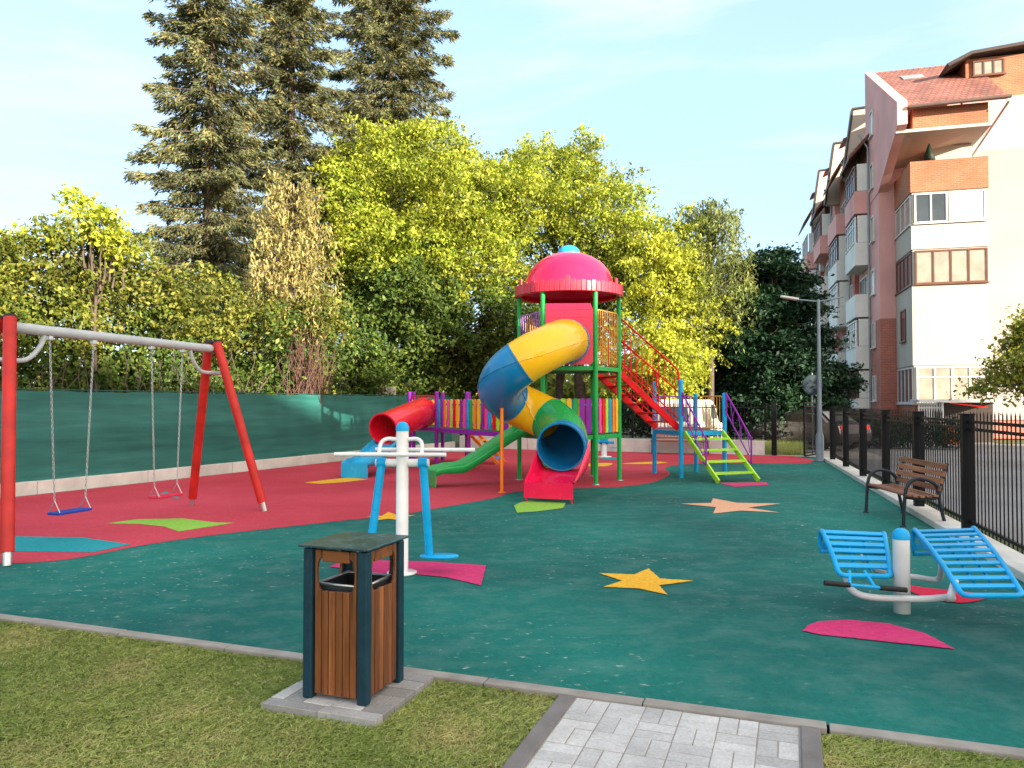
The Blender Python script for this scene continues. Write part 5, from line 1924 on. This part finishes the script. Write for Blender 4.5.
# ================================================================== VEHICLES
def make_car(loc, rz, label, paint, name='parked_car', van=False):
    t = thing(name, label, 'van' if van else 'car', loc, rz)
    L, Wd = (4.9, 1.9) if van else (4.25, 1.76)
    if van:
        side = [(-2.4, 0.35), (-2.45, 0.9), (-2.42, 1.95), (-2.25, 2.15), (0.9, 2.15), (1.45, 1.85), (1.85, 1.2), (2.35, 1.02), (2.45, 0.75), (2.42, 0.35)]
    else:
        side = [(-2.1, 0.32), (-2.14, 0.62), (-2.05, 0.95), (-1.55, 1.02), (-1.05, 1.40), (-0.2, 1.47), (0.35, 1.38), (0.95, 0.98), (1.75, 0.84), (2.08, 0.66), (2.12, 0.32)]
    mb = MB()
    k = len(side)
    secs = [(-Wd / 2, 0.93), (-Wd / 2 + 0.10, 1.0), (0, 1.01), (Wd / 2 - 0.10, 1.0), (Wd / 2, 0.93)]
    vs_ = []
    for y, sc_ in secs:
        for x, z in side:
            tuck = 1.0
            zz = 0.32 + (z - 0.32) * (sc_ if z > 1.0 else 1.0)
            yy = y * (0.84 if z > 1.1 else 1.0)
            vs_.append((x * (0.985 if abs(y) > Wd / 2 - 0.01 else 1), yy, zz))
    fs = []
    for s_ in range(4):
        for i in range(k):
            j = (i + 1) % k
            fs.append((s_ * k + i, s_ * k + j, (s_ + 1) * k + j, (s_ + 1) * k + i))
    fs += [tuple(range(k)), tuple(range(4 * k, 5 * k))[::-1]]
    mb.add(vs_, fs)
    body = mb.build('body', paint, t, 0.05, 3)
    gl_ = MB()
    ww = Wd / 2 * 0.86 + 0.012
    if van:
        for s_ in (-1, 1):
            gl_.extrude([(0.55, s_ * ww, 1.3), (1.55, s_ * ww, 1.3), (1.15, s_ * ww, 1.85), (0.55, s_ * ww, 1.95)], (0, s_ * 0.01, 0))
        gl_.extrude([(1.86, -0.72, 1.25), (1.86, 0.72, 1.25), (1.40, 0.62, 1.90), (1.40, -0.62, 1.90)], (0.03, 0, 0.03))
        gl_.extrude([(-2.44, -0.6, 1.25), (-2.44, 0.6, 1.25), (-2.41, 0.55, 1.8), (-2.41, -0.55, 1.8)], (-0.025, 0, 0))
    else:
        for s_ in (-1, 1):
            gl_.extrude([(-1.35, s_ * (ww + 0.0), 1.03), (0.72, s_ * ww, 1.03), (0.3, s_ * ww * 0.99, 1.32), (-0.2, s_ * ww * 0.98, 1.38), (-1.0, s_ * ww * 0.98, 1.33)], (0, s_ * 0.012, 0))
        gl_.extrude([(0.96, -0.66, 1.01), (0.96, 0.66, 1.01), (0.40, 0.58, 1.37), (0.40, -0.58, 1.37)], (0.02, 0, 0.03))
        gl_.extrude([(-1.56, -0.64, 1.05), (-1.56, 0.64, 1.05), (-1.12, 0.56, 1.37), (-1.12, -0.56, 1.37)], (-0.02, 0, 0.03))
    gl_.build('window', M_glassdark, t)
    wx = 1.5 if van else 1.30
    for x in (-wx, wx):
        for s_ in (-1, 1):
            w_ = MB().lathe([(0.17, -0.10), (0.30, -0.105), (0.325, -0.07), (0.325, 0.07), (0.30, 0.105), (0.17, 0.10)], 20, (x, s_ * (Wd / 2 - 0.09), 0.32), Matrix.Rotation(PI / 2, 3, 'X')).build('wheel', M_rubberblk, t)
            MB().lathe([(0.0, -0.095), (0.17, -0.1), (0.19, -0.09), (0.19, 0.09), (0.17, 0.1), (0.0, 0.095)], 16, (x, s_ * (Wd / 2 - 0.09), 0.32), Matrix.Rotation(PI / 2, 3, 'X')).build('rim', M_steel, w_)
    for s_ in (-1, 1):
        MB().box((-L / 2 + 0.06, s_ * (Wd / 2 - 0.25), 0.82), (0.08, 0.30, 0.16)).build('tail_light', pm('tail_light_red', (0.55, 0.01, 0.01), 0.2), t, 0.02)
        MB().box((L / 2 - 0.12, s_ * (Wd / 2 - 0.28), 0.70), (0.10, 0.34, 0.13)).build('headlight', pm('headlight_glass', (0.6, 0.62, 0.62), 0.1), t, 0.02)
    return t
c1 = at(808, 440, 29.5)
make_car((c1.x, c1.y, -0.02), R(118), 'dark car parked in the street beyond the open gate', pm('car_dark', (0.030, 0.022, 0.028), 0.25, coat=0.6))
c2 = at(856, 436, 33.0)
make_car((c2.x, c2.y, -0.02), R(-104), 'dark maroon car parked farther along the street behind the black fence', pm('car_red', (0.07, 0.008, 0.016), 0.25, coat=0.6))
c3 = at(690, 420, 29.3)
van_ = make_car((c3.x, c3.y, -0.02), R(62), 'pale cream van parked behind the blue platform beyond the back wall', pm('van_cream', (0.60, 0.55, 0.47), 0.4, coat=0.3), 'parked_van', True)
van_.scale = (0.86, 0.86, 0.86)

# ================================================================== TREES
def unit(a):
    return a / np.maximum(np.linalg.norm(a, axis=1, keepdims=True), 1e-9)
def leaves(name, pos, size, mat, parent, up=0.45, aspect=0.5, droop=0.25, curl=True):
    n = len(pos)
    nr = unit(rng.normal(0, 1, (n, 3)) + np.array([[0, 0, up * 2]]))
    ax = rng.normal(0, 1, (n, 3)) + np.array([[0, 0, -droop * 2]])
    ax = unit(ax - nr * np.sum(ax * nr, 1, keepdims=True))
    sd = np.cross(nr, ax)
    s = size * rng.uniform(0.5, 1.5, (n, 1))
    V = np.stack([pos - ax * s * 0.5, pos + sd * s * aspect * 0.5 - ax * s * 0.05 + nr * s * 0.06, pos + ax * s * 0.5, pos - sd * s * aspect * 0.5 - ax * s * 0.05 + nr * s * 0.06], 1).reshape(-1, 3)
    return fast_mesh(name, V, 4, mat, parent)
def lobe_clumps(lobes, density=1.0):
    cs_ = []
    for (x, y, z, rx, ry, rz_, n) in lobes:
        n = int(n * density)
        d = unit(rng.normal(0, 1, (n, 3)))
        r = rng.uniform(0.30, 1.0, (n, 1)) ** 0.4
        r *= 1 + 0.16 * np.sin(d[:, :1] * 5 + x) * np.cos(d[:, 2:3] * 6 + y)
        cs_.append(np.array([[x, y, z]]) + d * r * np.array([[rx, ry, rz_]]))
    return np.concatenate(cs_)
def spray_leaves(cl, ctr, per, r):
    """leafy twigs: every clump drawn out along an outward, drooping twig, with sizes that vary a lot"""
    n = len(cl)
    d = unit(unit(cl - ctr) * 0.8 + rng.normal(0, 0.45, (n, 3)) + np.array([[0, 0, 0.1]]))
    ln_ = r * rng.uniform(0.6, 2.1, (n, 1))
    t = rng.uniform(-0.6, 1.0, (n, per, 1))
    th = (0.36 * r) * (1.1 - 0.75 * np.clip(t, 0, 1))
    q = cl[:, None, :] + d[:, None, :] * ln_[:, None, :] * t + rng.normal(0, 1, (n, per, 3)) * th * np.array([[[1, 1, 0.7]]])
    q[:, :, 2] -= 0.30 * ln_ * np.clip(t[:, :, 0], 0, 1) ** 2
    keep = rng.random((n, per)) < rng.uniform(0.35, 1.0, (n, 1))
    return q[keep]
def clump_leaves(cl, per, r, flat=0.65):
    n = len(cl)
    rr = r * rng.uniform(0.6, 1.4, (n, 1, 1))
    g = rng.normal(0, 0.5, (n, per, 3)) * rr * np.array([[[1, 1, flat]]])
    return (cl[:, None, :] + g).reshape(-1, 3)
def limb(mb, a, b, r0, r1, wob=0.15, n=6):
    a, b = Vector(a), Vector(b)
    pts = []
    for i in range(n + 1):
        t = i / n
        k = math.sin(PI * t) * wob * (b - a).length * 0.3
        pts.append(a.lerp(b, t) + Vector((random.uniform(-k, k), random.uniform(-k, k), random.uniform(-k, k) * 0.4)))
    mb.tube(pts, [r0 + (r1 - r0) * i / n for i in range(n + 1)], 7)
def broadleaf(name, label, base, h_trunk, r_trunk, lobes, per, r, size, mat, bark, group=None, twigs=40, density=1.0, flat=0.65, up=0.45, droop=0.25, aspect=0.5, lean=(0, 0), spray=False):
    t = thing(name, label, 'tree' if 'tree' in name or 'birch' in name or 'maple' in name else 'shrub', (base[0], base[1], 0), 0, group)
    b0 = np.array([[base[0], base[1], 0]])
    cl = lobe_clumps(lobes, density) 
    pos = (spray_leaves(cl, np.array([[np.mean([l_[0] for l_ in lobes]), np.mean([l_[1] for l_ in lobes]), np.mean([l_[2] for l_ in lobes]) - 1.0]]), per, r) if spray else clump_leaves(cl, per, r, flat)) - b0
    pos = pos[pos[:, 2] > 0.15]
    leaves('crown', pos, size, mat, t, up, aspect, droop)
    tr = MB()
    top = Vector((lean[0], lean[1], h_trunk))
    pts = [Vector((0, 0, -0.05)), Vector((lean[0] * 0.2 + 0.04, lean[1] * 0.2, h_trunk * 0.33)), Vector((lean[0] * 0.6 - 0.04, lean[1] * 0.6, h_trunk * 0.66)), top]
    tr.tube(pts, [r_trunk * 1.25, r_trunk, r_trunk * 0.85, r_trunk * 0.7], 10)
    for (x, y, z, rx, ry, rz_, n) in lobes:
        c = Vector((x - base[0], y - base[1], z - rz_ * 0.2))
        limb(tr, pts[2].lerp(top, random.random()), c, r_trunk * 0.5, r_trunk * 0.16)
        for q in range(4):
            d = Vector((random.gauss(0, 1), random.gauss(0, 1), random.gauss(0.2, 0.7))).normalized()
            limb(tr, c.lerp(top, random.uniform(0, 0.4)), c + Vector((d.x * rx, d.y * ry, d.z * rz_)) * 0.85, r_trunk * 0.15, 0.012)
    if twigs:
        idx = rng.choice(len(cl), min(twigs, len(cl)), replace=False)
        for i in idx:
            c = Vector(cl[i] - b0[0])
            lo = random.choice(lobes)
            q = Vector((c.x * 0.6, c.y * 0.6, c.z * 0.75 + 0.25))
            limb(tr, q, c, 0.03, 0.008, 0.2, 4)
    tr.build('trunk', bark, t)
    return t

LM_yel = leafmat('leaves_yellow_green', [(0.25, 0.32, 0.030), (0.38, 0.42, 0.045), (0.15, 0.23, 0.022), (0.50, 0.50, 0.06)], 0.42, lo=0.46, hi=1.22)  # low dark end puts deep shade between the clumps into the colour
LM_gold = leafmat('leaves_gold', [(0.42, 0.45, 0.045), (0.52, 0.52, 0.065), (0.31, 0.37, 0.035)], 0.42)
LM_mid = leafmat('leaves_mid', [(0.17, 0.22, 0.03), (0.28, 0.29, 0.035), (0.11, 0.16, 0.025), (0.36, 0.33, 0.05)], 0.4)
LM_hedge = leafmat('leaves_hedge', [(0.10, 0.14, 0.022), (0.19, 0.205, 0.030), (0.06, 0.10, 0.020), (0.28, 0.26, 0.045)], 0.35, lo=0.5)
LM_dark = leafmat('leaves_dark', [(0.014, 0.046, 0.022), (0.026, 0.064, 0.026), (0.010, 0.032, 0.018)], 0.2)
LM_spruce = leafmat('needles_spruce', [(0.070, 0.100, 0.060), (0.13, 0.140, 0.068), (0.055, 0.088, 0.060), (0.20, 0.17, 0.08), (0.09, 0.115, 0.065)], 0.2, lo=0.36, hi=(1.9, 1.68, 1.3), cs=0.95)  # dark clumps and warm bright clumps paint shaded and sunlit foliage
LM_birch = leafmat('leaves_birch', [(0.16, 0.20, 0.055), (0.24, 0.26, 0.07), (0.11, 0.14, 0.045)], 0.35)
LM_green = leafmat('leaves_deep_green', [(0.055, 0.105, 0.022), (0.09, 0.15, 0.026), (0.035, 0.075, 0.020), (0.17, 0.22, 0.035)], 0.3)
LM_straw = leafmat('leaves_straw', [(0.42, 0.33, 0.13), (0.34, 0.28, 0.10), (0.22, 0.22, 0.07)], 0.3)

def lob(px, py, Y, rx, rz_, n, ry=None):
    p = at(px, py, Y)
    return (p.x, Y, p.z, rx, ry or rx, rz_, n)

# big maple-like tree behind the fence, left of the tower
bm = at(432, 403, 32.5)
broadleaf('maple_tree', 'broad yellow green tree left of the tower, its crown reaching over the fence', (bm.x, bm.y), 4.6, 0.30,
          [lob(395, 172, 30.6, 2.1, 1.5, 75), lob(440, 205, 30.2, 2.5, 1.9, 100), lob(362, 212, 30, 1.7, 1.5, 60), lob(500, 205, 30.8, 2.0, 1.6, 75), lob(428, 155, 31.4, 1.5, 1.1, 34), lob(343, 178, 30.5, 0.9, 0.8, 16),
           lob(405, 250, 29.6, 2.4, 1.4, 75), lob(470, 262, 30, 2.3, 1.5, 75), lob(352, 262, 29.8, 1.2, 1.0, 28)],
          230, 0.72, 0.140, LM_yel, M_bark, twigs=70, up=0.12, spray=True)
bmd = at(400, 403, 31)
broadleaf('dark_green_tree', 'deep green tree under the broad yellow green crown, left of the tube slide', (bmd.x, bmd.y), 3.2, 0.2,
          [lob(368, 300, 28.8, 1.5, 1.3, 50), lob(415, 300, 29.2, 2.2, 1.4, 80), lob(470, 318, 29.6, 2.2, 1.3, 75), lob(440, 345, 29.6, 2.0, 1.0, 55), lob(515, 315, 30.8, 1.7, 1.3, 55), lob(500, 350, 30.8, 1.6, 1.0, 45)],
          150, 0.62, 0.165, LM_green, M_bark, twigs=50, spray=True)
bm2 = at(580, 403, 33)
broadleaf('maple_tree', 'tall yellow green tree rising behind the domed tower roof', (bm2.x, bm2.y), 4.8, 0.26,
          [lob(545, 205, 32.5, 2.2, 1.7, 80), lob(597, 212, 32.5, 2.2, 1.8, 80), lob(535, 165, 33, 1.2, 0.9, 26), lob(580, 168, 33, 1.0, 1.1, 26), lob(636, 248, 32.5, 1.7, 1.5, 60), lob(505, 172, 33.5, 1.1, 0.8, 20), lob(480, 215, 33, 1.6, 1.6, 44)],
          230, 0.74, 0.140, LM_yel, M_bark, twigs=60, up=0.12, spray=True)
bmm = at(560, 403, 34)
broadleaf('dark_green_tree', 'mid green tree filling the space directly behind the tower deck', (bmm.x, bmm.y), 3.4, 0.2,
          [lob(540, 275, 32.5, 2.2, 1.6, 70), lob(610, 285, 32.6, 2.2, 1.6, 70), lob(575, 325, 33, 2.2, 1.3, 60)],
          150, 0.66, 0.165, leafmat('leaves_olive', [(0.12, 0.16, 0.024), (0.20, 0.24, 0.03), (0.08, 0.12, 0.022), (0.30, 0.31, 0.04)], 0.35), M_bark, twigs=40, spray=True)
bm3 = at(676, 403, 32)
broadleaf('golden_tree', 'bright golden yellow tree seen behind the red stair of the tower', (bm3.x, bm3.y), 3.5, 0.2,
          [lob(660, 290, 30.5, 1.8, 2.0, 80), lob(676, 256, 30.7, 1.1, 1.5, 44), lob(645, 350, 30.1, 1.7, 1.4, 64), lob(690, 320, 30.5, 1.0, 1.7, 46), lob(670, 365, 30, 1.2, 1.0, 36)],
          200, 0.6, 0.140, LM_gold, M_bark, twigs=30, up=0.1, droop=0.5, spray=True)
# dark layered tree right of the platform
dt = at(778, 403, 33)
lay = []
for i in range(74):
    z_px = random.uniform(258, 408)
    k = (z_px - 252) / 156
    half = 12 + 53 * min(1, k * 1.35) - (12 * max(0, k - 0.85) * 5)
    px_ = 768 + random.uniform(-1, 1) * half
    lay.append(lob(px_, z_px, 33 + random.uniform(-2.0, 2.0), 1.08, 0.28, 14))
broadleaf('hornbeam_tree', 'dark green tree with layered branches left of the apartment block', (dt.x, dt.y), 6.4, 0.24, lay + [lob(766, 338, 33.5, 2.3, 2.3, 80)], 90, 0.55, 0.2, LM_dark, M_bark, twigs=20, flat=0.4, up=0.9)
# young leafy tree at the right edge
yt = at(1028, 403, 21.5)
broadleaf('young_tree', 'young yellow green tree behind the street fence at the right edge', (yt.x, yt.y), 2.6, 0.07,
          [lob(1012, 372, 21.5, 0.6, 0.55, 24), lob(1040, 348, 21.5, 0.85, 0.8, 34), lob(1022, 326, 21.5, 0.35, 0.5, 10), lob(992, 386, 21.5, 0.45, 0.3, 10), lob(1048, 385, 21.5, 0.8, 0.6, 26)],
          70, 0.42, 0.13, LM_mid, M_barkgrey, twigs=20)

# weeping birch right of the golden tree
def weeping(name, label, base, h, spread, strands, mat, bark, zlow, leafsize, dens=34):
    t = thing(name, label, 'tree', (base[0], base[1], 0))
    tr = MB()
    tr.tube([(0, 0, -0.05), (0.05, 0, h * 0.4), (-0.04, 0.05, h * 0.75), (0, 0, h)], [0.16, 0.13, 0.08, 0.03], 9)
    P_ = []
    for i in range(strands):
        a = random.uniform(0, 2 * PI)
        z0 = h * random.uniform(0.55, 1.0)
        r_ = spread * (0.35 + 0.65 * random.random()) * (1.25 - 0.75 * (z0 / h))* 1.5
        tip = Vector((r_ * math.cos(a), r_ * math.sin(a), z0 + 0.2))
        if i % 3 == 0:
            limb(tr, (0, 0, z0 - 0.5), tip, 0.035, 0.01, 0.2, 4)
        L = min(random.uniform(0.8, 2.4), tip.z - zlow)
        for k in range(dens):
            s_ = k / dens
            P_.append((tip.x + 0.10 * math.sin(6 * s_ + i) + random.gauss(0, 0.07) + 0.12 * s_ * math.cos(a), tip.y + random.gauss(0, 0.07), tip.z - L * s_ * (0.4 + 0.6 * s_) + random.gauss(0, 0.03)))
            if k % 2 == 0:
                f = random.random()
                P_.append((tip.x * f + random.gauss(0, 0.08), tip.y * f + random.gauss(0, 0.08), z0 - 0.4 + (tip.z - z0 + 0.4) * f + random.gauss(0, 0.1)))
    leaves('crown', np.array(P_), leafsize, mat, t, 0.0, 0.30, 1.2)
    tr.build('trunk', bark, t)
wb = at(710, 403, 31.0)
weeping('weeping_birch_tree', 'weeping grey green birch between the golden tree and the dark tree', (wb.x, wb.y), 9.6, 1.7, 300, LM_birch, M_bark, 3.6, 0.17)
wl = at(292, 403, 23)
weeping('weeping_larch_tree', 'straw coloured weeping conifer in front of the tall spruces', (wl.x, wl.y), 8.3, 1.25, 165, LM_straw, M_bark, 3.4, 0.15)

# spruces
def spruce(label, base, h, zlo, lmax, seed, thin=1.0):
    rs_ = np.random.default_rng(seed)
    t = thing('spruce_tree', label, 'tree', (base[0], base[1], 0), 0, 'tall spruces behind the fence')
    tr = MB().tube([(0, 0, -0.05), (0.05, 0, h * 0.5), (0, 0.03, h)], [0.22, 0.15, 0.03], 9)
    Vs = []
    z = zlo
    while z < h - 0.2:
        k = (z - zlo) / (h - zlo)
        nb = rs_.integers(6, 9)
        a0 = rs_.uniform(0, 2 * PI)
        for i in range(nb):
            a = a0 + 2 * PI * i / nb + rs_.normal(0, 0.15)
            L = lmax * (1 - k) ** 0.62 * rs_.uniform(0.50, 1.18) * (0.7 + 0.3 * min(1, k * 6))
            if rs_.random() > 0.92 * thin: continue
            droop = rs_.uniform(0.18, 0.38) * (1.15 - 0.5 * k)
            pts = []
            for q in range(6):
                s_ = q / 5
                r_ = L * s_
                zz = z - droop * L * s_ + 0.32 * droop * L * s_ ** 3 + rs_.normal(0, 0.02)
                pts.append((r_ * math.cos(a), r_ * math.sin(a), zz))
            if L > 0.7:
                tr.tube(pts, [0.035, 0.03, 0.024, 0.018, 0.012, 0.006], 4, caps=False)
            n = max(10, int(L * 40))
            s_ = rs_.uniform(0.04, 1.0, n) ** 0.8
            cx = L * s_ * math.cos(a)
            cy = L * s_ * math.sin(a)
            cz = z - droop * L * s_ + 0.32 * droop * L * s_ ** 3
            spread = 0.26 * L * (1.05 - s_) + 0.07
            lat_ = rs_.normal(0, 1, n) * spread * 0.55
            c = np.stack([cx - math.sin(a) * lat_, cy + math.cos(a) * lat_, cz - np.abs(rs_.normal(0, 0.10, n)) - 0.22 * np.abs(lat_)], 1)
            out_d = np.array([math.cos(a), math.sin(a), -0.25])
            lat_d = np.array([-math.sin(a), math.cos(a), 0])
            for m_ in range(6):
                ax = unit(out_d[None] * rs_.uniform(0.3, 1.0, (n, 1)) + lat_d[None] * np.sign(lat_)[:, None] * rs_.uniform(0.1, 0.9, (n, 1)) + np.array([[0, 0, -1.0]]) * rs_.uniform(0.0, 0.75, (n, 1)) + rs_.normal(0, 0.2, (n, 3)))
                sd = unit(np.cross(ax, rs_.normal(0, 1, (n, 3))))
                ln_ = rs_.uniform(0.12, 0.30, (n, 1))
                w_ = rs_.uniform(0.014, 0.032, (n, 1))
                c2 = c + rs_.normal(0, 0.05, (n, 3))
                Vs.append(np.stack([c2 - sd * w_ * 0.4, c2 + ax * ln_ * 0.5 - sd * w_, c2 + ax * ln_, c2 + ax * ln_ * 0.5 + sd * w_], 1).reshape(-1, 3))
        z += rs_.uniform(0.34, 0.56)
    fast_mesh('crown', np.concatenate(Vs), 4, LM_spruce, t)
    tr.build('trunk', M_bark, t)
p = at(206, 403, 27)
spruce('dense dark spruce, leftmost of the three tall spruces', (p.x, p.y), 27, 3.5, 3.0, 3)
p = at(288, 403, 31)
spruce('thin brownish spruce standing in the middle of the three tall spruces', (p.x, p.y), 29, 4.0, 3.0, 5, 0.97)
p = at(388, 403, 36)
spruce('wide spruce rising behind the yellow green tree, rightmost of the three tall spruces', (p.x, p.y), 33, 6.0, 4.6, 8, 1.0)

# hedge along the green fence
hd_ = thing('overgrown_hedge', 'overgrown yellowish hedge rising behind the green screen fence', 'hedge', (-10, 18, 0))
hl, hlow = [], []
for i in range(26):
    px_ = -70 + i * 15.5
    top = 258 - 22 * math.sin(px_ * 0.018 + 0.6) + random.uniform(-10, 14) + (28 if px_ > 255 else 0)
    Y = 17.4 + max(0, px_) * 0.018 + random.uniform(-0.3, 1.2)
    for py_ in np.arange(top + 18, 392, 30):
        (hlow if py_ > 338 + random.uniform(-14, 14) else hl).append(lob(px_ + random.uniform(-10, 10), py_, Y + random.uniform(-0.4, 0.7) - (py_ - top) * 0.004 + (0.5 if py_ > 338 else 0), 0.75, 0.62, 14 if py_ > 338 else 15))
cl = lobe_clumps(hl)
pos = spray_leaves(cl, cl + np.array([[0, 0.6, -0.8]]), 74, 0.40) - np.array([[-10, 18, 0]])
leaves('foliage', pos, 0.115, LM_hedge, hd_, 0.3, 0.55, 0.3)
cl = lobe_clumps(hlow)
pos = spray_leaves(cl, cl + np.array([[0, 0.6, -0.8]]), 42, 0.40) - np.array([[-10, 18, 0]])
leaves('lower_foliage', pos[pos[:, 2] > 0.3], 0.145, LM_green, hd_, 0.3, 0.55, 0.3)  # darker leaf colour painted in for the shaded foot of the hedge
tw = MB()
for i in range(70):
    px_ = random.uniform(-40, 330)
    Y = 16.6 + max(0, px_) * 0.018
    a = at(px_, 403, Y) - Vector((-10, 18, 0)); a.z = random.uniform(0.8, 1.6)
    limb(tw, a, a + Vector((random.uniform(-1.1, 1.1), random.uniform(-0.1, 0.5), random.uniform(0.8, 2.2))), 0.02, 0.008, 0.2, 4)
tw.build('stems', M_bark, hd_)
# yellow sapling poking out of the hedge
ys = at(95, 403, 18.6)
broadleaf('sapling_tree', 'slender yellow leaved sapling poking out of the hedge above the swings', (ys.x, ys.y), 5.0, 0.05,
          [lob(105, 228, 18.6, 0.5, 0.5, 22), lob(118, 245, 18.6, 0.45, 0.4, 18), lob(75, 205, 18.6, 0.22, 0.4, 6), lob(92, 215, 18.6, 0.4, 0.35, 10), lob(60, 235, 18.4, 0.3, 0.3, 7), lob(15, 240, 18.4, 0.5, 0.3, 12)],
          34, 0.26, 0.14, LM_gold, M_bark, twigs=14)
# brown bramble bush
br_ = at(308, 403, 22.6)
bb2 = thing('bramble_bush', 'bare reddish brown bush of upright stems behind the green fence', 'shrub', (br_.x, br_.y, 0))
mb = MB()
for i in range(150):
    a = random.uniform(0, 2 * PI)
    r_ = random.uniform(0, 0.55)
    b0 = Vector((r_ * math.cos(a), r_ * math.sin(a), 0.8))
    hgt = random.uniform(1.4, 3.3)
    limb(mb, b0, b0 + Vector((random.gauss(0, 0.38), random.gauss(0, 0.3), hgt)), 0.015, 0.005, 0.25, 5)
mb.build('stems', pm('stems_red_brown', (0.10, 0.052, 0.040), 0.9, var=0.35, scale=3), bb2)
# dark shrubs under the big trees
us = [(345, 340, 26.4, 1.4, 1.3), (395, 350, 29.2, 1.7, 1.2), (435, 355, 32, 1.7, 1.1), (480, 365, 32.5, 1.7, 1.1), (365, 374, 27.2, 0.9, 0.7)]
ulab = ['dark leafy shrub right of the brown bramble stems', 'dark shrub below the trunk of the broad yellow green tree', 'dark shrub behind the tunnel slide', 'dark shrub behind the bridge pickets', 'low leafy shrub just above the green fence top']
for (px_, py_, Y, rx, rz_), lb_ in zip(us, ulab):
    p = at(px_, py_, Y)
    broadleaf('leafy_shrub', lb_, (p.x, p.y), max(0.8, p.z - rz_), 0.06, [(p.x, p.y, p.z, rx, rx, rz_, 46), (p.x + 0.4, p.y, max(1.0, p.z - 1.1), rx, rx, rz_, 36)], 70, 0.5, 0.15, LM_green, M_bark, 'shrubs under the trees', twigs=6)
# shrubs under the dark tree at the street
us = [(730, 388, 35, 1.6, 1.2, 'dark shrub behind the back fence beside the blue platform'), (790, 385, 31, 1.5, 1.3, 'round green shrub in front of the dark layered tree'), (660, 392, 36, 1.8, 1.3, 'dark shrub behind the pale van'), (843, 390, 44, 1.3, 1.5, 'dark shrub at the foot of the apartment block')]
for px_, py_, Y, rx, rz_, lb_ in us:
    p = at(px_, py_, Y)
    broadleaf('leafy_shrub', lb_, (p.x, p.y), 0.9, 0.07, [(p.x, p.y, p.z, rx, rx, rz_, 60), (p.x - 0.5, p.y - 0.2, 0.9, rx, rx, 0.8, 50)], 55, 0.55, 0.17, LM_dark, M_bark, 'shrubs under the trees', twigs=6)
# hedge in the street right
hr = thing('clipped_hedge', 'low dark hedge across the street in front of the apartment block', 'hedge', (14, 28, 0))
hl = []
for i in range(16):
    px_ = 868 + i * 5.0
    p = at(px_, 425, 29.5)
    hl.append((p.x, 29.5 - i * 0.05, 0.55, 0.55, 0.5, 0.5, 16))
pos = clump_leaves(lobe_clumps(hl), 30, 0.28, 0.8) - np.array([[14, 28, 0]])
pos = pos[pos[:, 2] > 0.0]
leaves('foliage', pos, 0.10, LM_dark, hr, 0.4)
tw = MB()
for i in range(14):
    a = Vector(hl[i][:3]) - Vector((14, 28, 0)); a.z = -0.03
    limb(tw, a, a + Vector((random.uniform(-0.2, 0.2), 0, 0.7)), 0.02, 0.008)
tw.build('stems', M_bark, hr)
# far wood closing the view between the trunks
fw = []
for i in range(46):
    px_ = -120 + i * 21
    Y = 62 + random.uniform(-6, 8)
    hgt = random.uniform(3.0, 5.5)
    p = at(px_, 403, Y)
    fw.append((p.x, Y, hgt * 0.55, 3.2, 3.0, hgt * 0.6, 40))
pos = clump_leaves(lobe_clumps(fw), 16, 1.1, 0.8)
pos = pos[pos[:, 2] > 0]
fwo = leaves('distant_trees', pos, 0.7, LM_mid, None, 0.4)
tag(fwo, 'distant belt of trees closing the view behind the park', 'trees', kind='stuff')
# tall grass strip beyond the back wall
n = 26000
u = rng.uniform(0, 1, n)
vv = rng.uniform(0, 1, n)
c0 = CORNER + BWd * 5.0 + BWn * 0.6
X = c0.x + BWd.x * u * 7.2 + BWn.x * vv * 4.0
Y = c0.y + BWd.y * u * 7.2 + BWn.y * vv * 4.0
h = rng.uniform(0.12, 0.42, n)
th = rng.uniform(0, 2 * PI, n)
base = np.stack([X, Y, np.full(n, -0.05)], 1)
side = np.stack([np.cos(th), np.sin(th), np.zeros(n)], 1) * 0.012
tip = base + np.stack([rng.normal(0, 0.1, n), rng.normal(0, 0.1, n), h], 1)
V = np.stack([base - side, base + side, tip], 1).reshape(-1, 3)
tag(fast_mesh('tall_grass', V, 3, M_grass), 'strip of tall yellowish grass beyond the back fence', 'grass', kind='stuff')
# weathered board fence stub and tree stump peeking over the green fence
wbp = at(386, 390, 26.6)
wb_ = thing('board_fence', 'weathered grey board panel peeking over the green fence', 'fence', (wbp.x, wbp.y, 0), R(8))
mb = MB()
for i in range(7):
    mb.box((-0.30 + i * 0.10, 0, 1.12 + random.uniform(-0.03, 0.03)), (0.09, 0.025, 2.3))
mb.build('boards', woodmat('weathered_boards', (0.20, 0.17, 0.14), (0.42, 0.37, 0.31), 2, 0.8), wb_)
